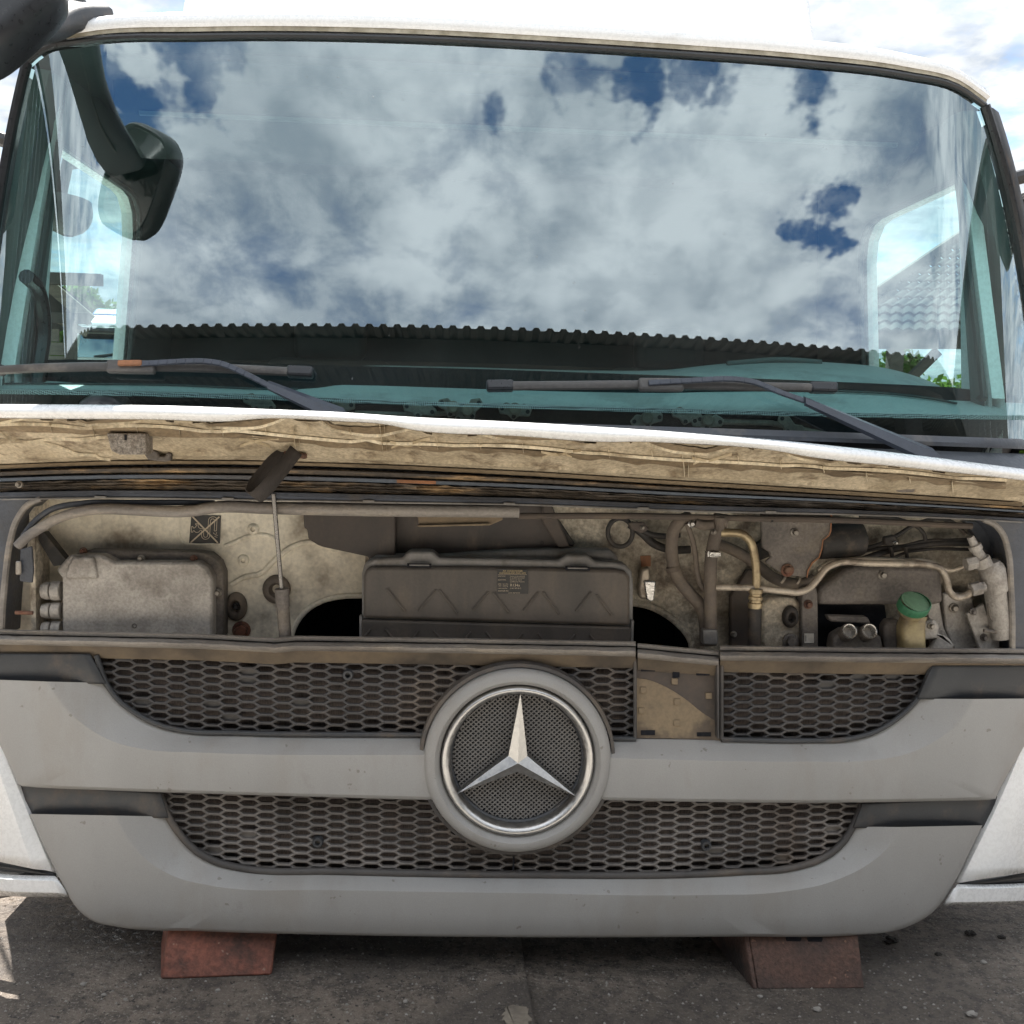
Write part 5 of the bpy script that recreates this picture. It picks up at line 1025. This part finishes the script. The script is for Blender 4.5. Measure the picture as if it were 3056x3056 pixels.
# backing behind the grilles
M('radiator', (0.17, 0.135, 0.118), (0.085, 0.07, 0.066), rough=0.7, metal=0.2, nscale=60, stretch=(8, 1, 1), bump=0.3)
for nm, mat, pl_, o_ in (('grille_backing', 'radiator', [(270, 1945), (1900, 1960), (1900, 2225), (300, 2215)], .066), ('grille_backing', 'radiator', [(2145, 1965), (2800, 1985), (2760, 2225), (2145, 2225)], .066), ('radiator_core', 'radiator', [(440, 2355), (2610, 2380), (2560, 2630), (500, 2630)], .070)):
    (ax0, ay0), (ax1, ay1), (bx1, by1), (bx0, by0) = pl_
    MB().grid([[PS(lerp(ax0, ax1, i/20), lerp(ay0, ay1, i/20), F, o_) for i in range(21)], [PS(lerp(bx0, bx1, i/20), lerp(by0, by1, i/20), F, o_) for i in range(21)]]).obj(nm, mat, T, solid=.01)
# missing grille insert: bare carrier plate
cp_ = plate([(1898, 1965), (2150, 1985), (2150, 2212), (1898, 2212)], 'bracket_dark', 'grille_carrier', T, .036, .012, 0)
arc = [(1900, 2024), (1930, 2028), (1965, 2040), (2005, 2060), (2050, 2090), (2100, 2130), (2146, 2158)]
plate(catmull(arc, 20)+[(2146, 2200), (2120, 2204), (1960, 2203), (1900, 2203)], 'bracket_dust', 'dusty_area', cp_, .0345, .0012, 0)
for x, y in ((2014, 2034), (1920, 2060), (2021, 2095), (2116, 2077), (1915, 2122), (2020, 2158)):
    plate([(x-9, y-9), (x+9, y-9), (x+9, y+9), (x-9, y+9)], 'bracket_dust', 'square_boss', cp_, .031, .006, .001)
for x, y, w_, h_ in ((1934, 1995, 21, 9), (2018, 2012, 10, 10), (2098, 2008, 20, 8), (1934, 2187, 21, 7), (2101, 2192, 21, 6)):
    plate([(x-w_, y-h_), (x+w_, y-h_), (x+w_, y+h_), (x-w_, y+h_)], 'void', 'slot', cp_, .0325, .004, 0)
plate([(2139, 1985), (2147, 1985), (2147, 2205), (2141, 2205)], 'grille_plastic', 'carrier_edge', cp_, .012, .03, .002)
# dark end panels beside the meshes
for pts in ([(-80, 1950), (268, 1951), (316, 2040), (-80, 2036)], [(2782, 1986), (3140, 1984), (3140, 2090), (2738, 2086)], [(52, 2338), (480, 2366), (502, 2440), (84, 2436)], [(2574, 2398), (2978, 2376), (2932, 2470), (2546, 2470)]):
    (a0_, a1_, a2_, a3_) = pts; n = 14
    MB().grid([[PS(lerp(lerp(a0_[0], a3_[0], t), lerp(a1_[0], a2_[0], t), i/n), lerp(lerp(a0_[1], a3_[1], t), lerp(a1_[1], a2_[1], t), i/n), F, .014-.004*math.sin(3.14*t)) for i in range(n+1)] for t in (0, .08, .5, .92, 1)]).obj('end_panel', 'dark_panel', T, solid=.004)
# ---- grey moulded bars
def bar_part(name, inner, crease, outer, lip=None, n=90):
    ins, cr, ou = catmull(inner, n), catmull(crease, n), catmull(outer, n)
    def mixp(a, b, t): return [(lerp(p[0], q[0], t), lerp(p[1], q[1], t)) for p, q in zip(a, b)]
    seqs = [(ins, .055), (ins, .028), (mixp(ins, cr, .04), .024), (mixp(ins, cr, .5), .002), (mixp(ins, cr, .96), -.0180), (cr, -.0195), (mixp(cr, ou, .03), -.0195), (mixp(cr, ou, .5), -.019), (mixp(cr, ou, .93), -.014), (mixp(cr, ou, .985), -.009), (ou, .000), (ou, .030)]
    return MB().grid([[PS(x, y, F, o_) for x, y in s_] for s_, o_ in seqs]).obj(name, 'grey_plastic', T, smooth=25)
bar_part('grille_bar', [(310, 2038), (335, 2070), (370, 2104), (420, 2142), (480, 2167), (560, 2183), (700, 2189), (1300, 2195)],
         [(140, 2034), (165, 2072), (200, 2118), (262, 2172), (340, 2214), (430, 2236), (600, 2246), (1300, 2254)],
         [(-75, 2026), (-60, 2090), (-30, 2160), (15, 2255), (50, 2332), (56, 2345), (74, 2347), (300, 2358), (700, 2371), (1300, 2388)])
bar_part('grille_bar', [(2740, 2085), (2712, 2118), (2680, 2146), (2620, 2182), (2540, 2206), (2400, 2211), (2100, 2207), (1780, 2203)][::-1],
         [(2905, 2086), (2880, 2130), (2845, 2172), (2790, 2212), (2700, 2252), (2600, 2269), (2400, 2273), (1780, 2262)][::-1],
         [(3140, 2084), (3110, 2150), (3070, 2206), (3020, 2290), (2976, 2372), (2969, 2386), (2950, 2387), (2800, 2391), (2400, 2396), (1780, 2388)][::-1])
bar_part('bumper_panel', [(500, 2437), (530, 2482), (580, 2537), (650, 2577), (720, 2592), (1000, 2602), (1530, 2612), (2200, 2604), (2370, 2592), (2450, 2567), (2510, 2522), (2546, 2467)],
         [(345, 2434), (380, 2500), (440, 2568), (520, 2616), (630, 2643), (1000, 2656), (1530, 2665), (2100, 2671), (2330, 2662), (2480, 2632), (2590, 2580), (2650, 2530), (2690, 2468)],
         [(88, 2429), (140, 2545), (190, 2645), (225, 2705), (275, 2748), (350, 2766), (600, 2779), (1000, 2790), (1545, 2797), (2200, 2795), (2560, 2790), (2680, 2776), (2780, 2726), (2850, 2630), (2900, 2530), (2932, 2463)], n=140)
# ---- white corner pieces and lower lips
def patch(name, mat, rows_px, offs, n=16, par=T, sm=30):
    return MB().grid([[PS(x, y, F, o_) for x, y in catmull(r, n)] for r, o_ in zip(rows_px, offs)]).obj(name, mat, par, smooth=sm, solid=.006)
wl_ = patch('bumper_corner', 'white_paint', [[(-110, 1960), (-65, 2000), (20, 2180), (90, 2352), (186, 2600)], [(-140, 1960), (-95, 2010), (-12, 2190), (56, 2362), (154, 2600)], [(-140, 2030), (-105, 2090), (-25, 2240), (30, 2390), (100, 2592)], [(-140, 2200), (-120, 2260), (-70, 2370), (-20, 2470), (0, 2570)], [(-140, 2400), (-130, 2430), (-120, 2470), (-115, 2500), (-110, 2548)]], [.035, .004, -.010, -.010, .005])
patch('corner_gap', 'black_plastic', [[(-120, 2545), (0, 2568), (164, 2606)], [(-120, 2590), (0, 2608), (168, 2618)]], [.010, .010], par=wl_)
patch('corner_lip', 'white_paint', [[(-120, 2590), (0, 2610), (165, 2617)], [(-120, 2600), (0, 2622), (176, 2630)], [(-120, 2640), (0, 2655), (196, 2662)], [(-120, 2648), (0, 2668), (204, 2674)]], [.004, -.008, -.008, .006], par=wl_)
wr_ = patch('bumper_corner', 'white_paint', [[(3160, 2000), (3100, 2090), (3030, 2205), (2955, 2365), (2836, 2634)], [(3190, 2020), (3130, 2100), (3060, 2215), (2990, 2375), (2866, 2634)], [(3190, 2100), (3140, 2180), (3090, 2280), (3030, 2420), (2930, 2622)], [(3190, 2300), (3160, 2350), (3130, 2420), (3100, 2500), (3050, 2604)], [(3190, 2450), (3180, 2470), (3175, 2500), (3170, 2540), (3160, 2580)]], [.035, .004, -.010, -.010, .005])
patch('corner_gap', 'black_plastic', [[(2866, 2636), (2960, 2622), (3170, 2576)], [(2862, 2644), (2960, 2642), (3170, 2636)]], [.010, .010], par=wr_)
patch('corner_lip', 'white_paint', [[(2856, 2642), (2960, 2642), (3170, 2632)], [(2846, 2652), (2960, 2652), (3170, 2642)], [(2824, 2690), (2960, 2688), (3170, 2680)], [(2816, 2700), (2960, 2698), (3170, 2690)]], [.004, -.008, -.008, .006], par=wr_)
m = MB(); c = P(52, 2682, .12); m.lathe(c, (0, 0, -1), [(.008, -.02), (.008, 0), (.011, .002), (.011, .010), (.002, .012)], 8); m.obj('drain_bolt', 'cable', T)
# bumper beam behind everything, closing the view under the cab
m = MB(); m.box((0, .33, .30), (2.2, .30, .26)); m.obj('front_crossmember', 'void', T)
# ================================================================== STAR
sc = P(1545, 2271, -.012); A = (0, -1, 0); seg = 96
ring = MB().lathe(sc, A, [(.219, -.06), (.216, -.012), (.2145, .004), (.209, .011), (.199, .0165), (.190, .0165), (.182, .008), (.1775, -.004), (.1765, -.02)], seg).obj('emblem_ring', 'grey_plastic', T, smooth=40)
MB().lathe(sc, A, [(.228, -.03), (.226, -.006), (.218, -.004)], seg).obj('ring_rim', 'grille_plastic', ring)
ch = MB().lathe(sc, A, [(.1758, -.020), (.1752, .004), (.1725, .0095), (.168, .0115), (.1635, .0095), (.160, .007), (.1568, .004), (.1545, -.006), (.1542, -.024)], seg).obj('chrome_ring', 'chrome', ring, smooth=60)
MB().lathe(sc, A, [(.155, -.022), (.150, -.026), (.1485, -.034), (.1485, -.05), (.0005, -.05)], seg).obj('emblem_bowl', 'dark_panel', ring, smooth=40)
dm = MB(); pitch = .0081; rad = .1485
for an in (42, -42):
    d = Vector((math.cos(R_(an)), 0, math.sin(R_(an)))); nrm = Vector((-d.z, 0, d.x))
    for i in range(-19, 20):
        o_ = i*pitch
        if abs(o_) >= rad-.002: continue
        L_ = math.sqrt(rad**2-o_**2); c = sc+nrm*o_+Vector((0, .032 if an > 0 else .0325, 0)); dm.bar(c-d*L_, c+d*L_, .0032, .0085, (0, -1, 0))
dm.obj('emblem_mesh', 'emblem_net', ring, smooth=0)
star = MB(); cc_ = Vector((0, -.016, 0)); tips = []; notch = []
for k_ in range(3):
    a_ = R_(90+120*k_-.6); tips.append(Vector((math.cos(a_)*.1585, -.004, math.sin(a_)*.1585))); a2 = R_(150+120*k_-.6); notch.append(Vector((math.cos(a2)*.025, -.002, math.sin(a2)*.025)))
vs = [sc+cc_]+[sc+t for t in tips]+[sc+t for t in notch]+[sc+t+Vector((0, .024, 0)) for t in tips]+[sc+t+Vector((0, .024, 0)) for t in notch]
fs = []
for k_ in range(3):
    t_, nl, nr = 1+k_, 4+k_, 4+(k_+2) % 3
    fs += [(0, nl, t_), (0, t_, nr), (nl, nl+6, t_+6, t_), (t_, t_+6, nr+6, nr)]
star.add(vs, fs); star.obj('emblem_star', 'chrome', ring, smooth=0)

# ================================================================== BEHIND THE CAMERA: the shed whose eaves mirror in the windscreen
sh = empty('steel_shed', (0, -6.0, 0), 'dark corrugated shed roof, its wavy eaves mirrored along the windscreen foot', 'shed')
def sl(v): return Vector(v)-sh.location
EY, EZ = -4.75, 4.10; m = MB(); pit = .128; rowa, rowb, rowc = [], [], []; nn = int(20/pit)
for i in range(nn):
    x = -10+i*pit
    for dx, dz in ((0, 0), (.034, 0), (.053, .026), (.095, .026), (.114, 0)):
        rowa.append(sl((x+dx, EY, EZ+dz))); rowb.append(sl((x+dx, -12.5, EZ+1.5+dz)))
m.grid([rowa, rowb]); m.obj('roof_sheet', 'shed_steel', sh, smooth=0, solid=.003)
for y, z in ((-5.1, EZ-.05), (-7.5, EZ+.40), (-9.8, EZ+.85), (-12.2, EZ+1.3)): m = MB(); m.box(sl((0, y, z)), (20, .12, .2)); m.obj('purlin', 'shed_steel', sh)
for x in (-9, -3.6, 4.4, 9):
    for y in (-5.3, -12.2): m = MB(); m.box(sl((x, y, 2.05)), (.2, .2, 4.1)); m.obj('post', 'shed_steel', sh)
m = MB(); m.box(sl((0, -12.5, 2.9)), (20, .06, 5.8)); m.obj('back_wall', 'wood_dark', sh)
# ================================================================== BACKGROUND seen through the cab
def boards(parent, o, x0, x1, z0, z1, y, n, horiz, mat, th=.03):
    for i in range(n):
        m = MB()
        if horiz: a, b = lerp(z0, z1, i/n), lerp(z0, z1, (i+1)/n)-.012; m.box(((x0+x1)/2-o.x, y-o.y+random.uniform(-.006, .006), (a+b)/2-o.z), (x1-x0, th, b-a))
        else: a, b = lerp(x0, x1, i/n), lerp(x0, x1, (i+1)/n)-.012; m.box(((a+b)/2-o.x, y-o.y+random.uniform(-.006, .006), (z0+z1)/2-o.z), (b-a, th, z1-z0))
        m.obj('board', mat, parent)
# wooden shed on the left: gable wall of boards under a sloping tiled roof
SY = 12.0
r0_, r1_ = P(-60, 660, SY), P(275, 945, SY); wb = P(222, 1000, SY); base = Vector((r0_.x, SY, 0))
ws_ = empty('wooden_shed', base, 'weathered wooden shed with sloping roof seen through the left door window', 'shed')
def bl(v): return Vector(v)-base
eave_z = wb.z+.1; x_r = wb.x
dx = r1_.x-r0_.x
n = 22
for i in range(n):
    z0 = .02+i*(eave_z+1.6)/n; z1 = z0+(eave_z+1.6)/n-.015
    xr = x_r if z1 < eave_z-.2 else x_r-(z1-eave_z+.2)*dx/(r0_.z-r1_.z)
    m = MB(); m.box(bl(((xr-16)/2, SY+random.uniform(-.008, .008), (z0+z1)/2)), (xr+16, .04, z1-z0)); m.obj('board', 'wood_grey', ws_)
m = MB(); sv = (r1_-r0_); far = Vector((-3.4, 6.5, 0)); ex = r0_-sv*1.2
m.prism([bl(ex), bl(r1_), bl(r1_)+far, bl(ex)+far], (0, 0, .07)); m.obj('roof', 'roof_sheet', ws_)
m = MB(); m.bar(bl(ex)+Vector((0, -.04, -.06)), bl(r1_)+Vector((0, -.04, -.06)), .05, .16, (0, 0, 1)); m.obj('barge_board', 'wood_grey', ws_)
m = MB(); c0, c1 = P(70, 905, SY-.08), P(260, 995, SY-.08); m.bar(bl(c0), bl(c1), .05, .10); m.obj('brace', 'wood_grey', ws_)
m = MB(); c0, c1 = P(70, 945, SY-.1), P(270, 952, SY-.1); m.bar(bl(c0), bl(c1), .10, .14); m.obj('eave_beam', 'wood_dark', ws_)
m = MB(); c0 = P(212, 960, SY-.1); m.box(bl((c0.x, SY-.1, c0.z/2)), (.12, .12, c0.z)); m.obj('post', 'wood_dark', ws_)
m = MB(); c0, c1 = P(60, 828, SY-.3), P(304, 836, SY-.3); m.bar(bl(c0), bl(c1), .12, .15); m.obj('crane_beam', 'wood_dark', ws_)
# parked truck behind, on the left
TY = 19.0; tl_ = P(218, 1075, TY); px1 = TY+2.3
tx0 = tl_.x; tw = 2.45; tk = empty('parked_truck', (tx0+tw/2, TY, 0), 'white cab-over truck with blue roof band parked behind the wooden shed', 'truck')
def tp(x, y, z): return Vector((x-tw/2, y, z))
zw0, zw1, zr0, zr1, zt = P(218, 1068, TY).z, P(235, 985, TY).z, P(235, 962, TY).z, P(262, 930, TY).z, P(270, 912, TY).z
m = MB(); m.prism([tp(0, 0, .45), tp(0, -.05, zw0), tp(0, .12, zw1), tp(0, 2.1, zw1), tp(0, 2.1, .45)], (tw, 0, 0)); m.obj('cab_body', 'truck_white', tk, bevel=.05)
m = MB(); m.prism([tp(.06, .06, zw1+.02), tp(.08, .02, zr0), tp(.22, .5, zr1), tp(.22, 2.1, zr1), tp(.06, 2.1, zw1+.02)], (tw-.12, 0, 0)); m.obj('cab_upper', 'truck_white', tk, bevel=.06, seg=3)
m = MB(); m.prism([tp(.20, .42, zr1-.02), tp(.24, .62, zt), tp(.24, 2.0, zt), tp(.20, 2.1, zr1-.02)], (tw-.45, 0, 0)); m.obj('roof_band', 'truck_blue', tk, bevel=.05, seg=3)
m = MB(); m.prism([tp(.10, -.062, zw0+.02), tp(.13, .09, zw1-.06), tp(.13, .10, zw1-.06), tp(.10, -.052, zw0+.02)], (tw-.22, 0, 0)); m.obj('windscreen', 'far_glass', tk, smooth=0)
m = MB(); m.box(tp(tw/2, -.02, zw1+.02), (tw-.2, .22, .10)); m.obj('sun_visor', 'cowl', tk, bevel=.03)
m = MB(); m.box(tp(tw/2, -.08, 1.2), (1.7, .06, .8)); m.obj('radiator_grille', 'black_plastic', tk, bevel=.03)
m = MB(); m.box(tp(tw/2, -.10, .55), (tw, .22, .42)); m.obj('bumper', 'truck_white', tk, bevel=.05)
for x in (.28, tw-.28): m = MB(); m.box(tp(x, -.22, .62), (.36, .05, .18)); m.obj('headlight', 'lamp_glass', tk, bevel=.02)
for x in (-.14, tw+.14): m = MB(); m.box(tp(x, .12, zw0+.35), (.16, .14, .6)); m.obj('side_mirror', 'black_plastic', tk, bevel=.04)
for x in (.18, tw-.18):
    m = MB(); m.lathe(tp(x-.15, 1.1, .5), (1, 0, 0), [(.001, 0), (.28, 0), (.30, .02), (.50, .02), (.50, .28), (.30, .28), (.001, .28)], 24); m.obj('wheel', 'tyre', tk, smooth=40)
m = MB(); m.tube([tp(.45, -.10, zw0+.04), tp(1.1, -.06, zw0+.14), tp(1.75, -.10, zw0+.05)], .018, 6); m.obj('wiper', 'black_plastic', tk)
m = MB(); m.lathe(tp(1.0, .9, zt), (0, 0, 1), [(.07, 0), (.07, .06), (.03, .09), (.001, .09)], 10); m.obj('beacon', 'cowl', tk)
text_mesh('lettering', 'TR', .28, 'cowl', tk, tp(1.62, -.035+.10, zr0+.12), (1, 0, 0), (0, .35, 1))
# open canopy on the right
CY = 9.0
cb = P(2700, 1000, CY); cbase = Vector((cb.x, CY, 0)); cn = empty('open_canopy', cbase, 'open canopy with tiled roof on posts seen through the right door window', 'canopy')
def cl_(v): return Vector(v)-cbase
e0, e1 = P(2615, 872, CY), P(2935, 660, CY); lo0, lo1 = P(2590, 985, CY+5), P(3120, 985, CY+5)
slope = (e1-e0); e1b = e0+slope*2.2
nr_ = 17; m0 = e0; e1b = e0+slope*1.9; depth = Vector((.3, 4.2, 0))
def diag(py): return lerp(2590, 2935, (895-py)/(895-660.))      # verge line of the roof
for i in range(nr_):
    pa, pb = 985-i*24.0, 985-(i+1)*24.0+4.0; Ya, Yb = CY+.3+i*.20, CY+.3+(i+1)*.20
    xa = max(2560, diag(pa)); xb = max(2560, diag(pb)); m = MB(); ra_, rb2 = [], []
    for k_ in range(161):
        u_ = k_/160; wv = .014*math.sin(k_*math.pi*.25); A_ = P(lerp(xa, 3260, u_), pa, Ya); B_ = P(lerp(xb, 3260, u_), pb, Yb); ra_.append(cl_(A_)+Vector((0, -.03, wv))); rb2.append(cl_(B_)+Vector((0, 0, wv)))
    m.grid([ra_, rb2]); m.obj('tile_course', 'roof_sheet', cn, smooth=0, solid=.03)
m0 = P(2600, 900, CY+1.4); e1b = P(3200, 520, CY+4.4); depth = Vector((.2, .5, 0))
m = MB(); m.bar(cl_(P(2575, 900, CY+.9)), cl_(P(2945, 650, CY+3.2)), .05, .12); m.obj('verge_board', 'wood_dark', cn)
for k_ in range(0):
    u_ = .04+k_*.23; m = MB(); m.bar(cl_(m0+depth*u_)-Vector((0, 0, .12)), cl_(e1b+depth*u_)-Vector((0, 0, .12)), .08, .14); m.obj('rafter', 'wood_dark', cn)
bm0, bm1 = P(2560, 1012, CY+.5), P(3160, 1012, CY+.5)
m = MB(); m.bar(cl_(bm0), cl_(bm1), .16, .22); m.obj('tie_beam', 'wood_dark', cn)
for px in (2672, 2922, 3150):
    q = P(px, 1040, CY+.5); m = MB(); m.box(cl_((q.x, CY+.5, q.z/2)), (.15, .15, q.z)); m.obj('post', 'wood_dark', cn)
    m = MB(); m.bar(cl_((q.x, CY+.5, q.z-.55)), cl_((q.x+.5, CY+.5, q.z-.02)), .1, .1); m.obj('knee_brace', 'wood_dark', cn)
# trees
def tree(name, base, h, r, seed, label, mat='leaf', leaves=3600, size=.16, trunk=.16):
    rnd = random.Random(seed); t = empty(name, base, label, 'tree', 'trees behind the cab')
    m = MB(); top = Vector((rnd.uniform(-.3, .3), rnd.uniform(-.3, .3), h*.78)); m.tube([(0, 0, 0), (.05, 0, h*.3), tuple(top*.7), tuple(top)], [trunk, trunk*.8, trunk*.5, trunk*.15], 8)
    clumps = []
    for i in range(16):
        a = rnd.uniform(0, 6.28); z = rnd.uniform(.30, .95)*h; rr = r*math.sqrt(rnd.random())*(1-.45*abs(z/h-.58)/.5)
        c = Vector((rr*math.cos(a), rr*math.sin(a), z)); clumps.append((c, rnd.uniform(.22, .42)*r)); m.tube([Vector((0, 0, z*.62)), Vector((0, 0, z*.62)).lerp(c, .6)+Vector((0, 0, .1)), c], [trunk*.35, trunk*.2, trunk*.06], 5)
    m.obj('trunk', 'bark', t)
    vs, fs = [], []
    for i in range(leaves):
        c, cr = rnd.choice(clumps); d = Vector((rnd.gauss(0, 1), rnd.gauss(0, 1), rnd.gauss(0, .8))).normalized(); p = c+d*cr*rnd.uniform(.35, 1.1)
        a = Vector((rnd.uniform(-1, 1), rnd.uniform(-1, 1), rnd.uniform(-1, 1))).normalized(); b = a.cross(Vector((rnd.uniform(-1, 1), rnd.uniform(-1, 1), rnd.uniform(-1, 1)))).normalized(); s_ = size*rnd.uniform(.5, 1.2); o_ = len(vs)
        vs += [p-a*s_, p+b*s_*.5, p+a*s_, p-b*s_*.5]; fs.append((o_, o_+1, o_+2, o_+3))
    me = bpy.data.meshes.new('crown'); me.from_pydata([tuple(v) for v in vs], [], fs); me.materials.append(MATS[mat]); o = bpy.data.objects.new('crown', me); COL.objects.link(o); o.parent = t
def tree_at(px, py, Y, seed, label, mat='leaf', rk=.42, **k_):
    q = P(px, py, Y); tree('leafy_tree', (q.x, Y, 0), q.z, q.z*rk, seed, label, mat, **k_)
tree_at(225, 850, 24, 1, 'light green tree rising behind the shed roof and the parked truck')
tree_at(300, 880, 30, 2, 'taller thin tree just right of the light green one behind the truck', 'leaf', .36)
tree_at(178, 955, 27, 3, 'low bushy tree in the gap between shed post and parked truck', 'leaf', .22, size=.12)
tree_at(405, 890, 34, 4, 'tree half hidden behind the parked truck, at the window pillar', 'leaf')
tree_at(2618, 850, 40, 5, 'thin tree peeping over the near edge of the canopy roof', 'leaf', .13)
tree_at(2680, 1062, 22, 6, 'dark bushy tree low behind the canopy posts', 'leaf_dark', .45)
tree_at(2900, 1155, 24, 7, 'yellow green bush at the foot of the right canopy post', 'leaf', .9)
tree_at(2990, 1150, 27, 8, 'bush farthest right behind the canopy', 'leaf', .9)
tree_at(-250, 800, 32, 9, 'big tree left of the wooden shed', 'leaf_dark')

# unseen long barn, added so the bent left glass end mirrors no bright sky
bn = empty('unseen_barn', (-9.6, -2.5, 0), 'unseen dark timber barn added left of the cab to darken the left glass edge', 'barn')
for i in range(24):
    m = MB(); m.box((0, -6.5+i*.52, 3.1), (.05, .50, 6.2)); m.obj('board', 'wood_dark', bn)
m = MB(); m.prism([(.5, -6.9, 6.05), (-2.5, -6.9, 8.2), (-2.5, -6.9, 8.3), (.5, -6.9, 6.15)], (0, 12.8, 0)); m.obj('roof', 'roof_sheet', bn)

bn = empty('unseen_hall', (10.2, -2.5, 0), 'unseen dark hall wall added right of the cab to darken the right glass edge', 'hall')  # unseen wall, added to keep bright sky out of the right glass end
for i in range(12):
    m = MB(); m.box((0, -6.5+i*1.04, 2.9), (.06, 1.02, 5.8)); m.obj('unseen_hall_panel', 'shed_steel', bn)
m = MB(); m.box((0, -.8, 5.9), (.3, 12.8, .12)); m.obj('unseen_hall_parapet', 'shed_steel', bn)
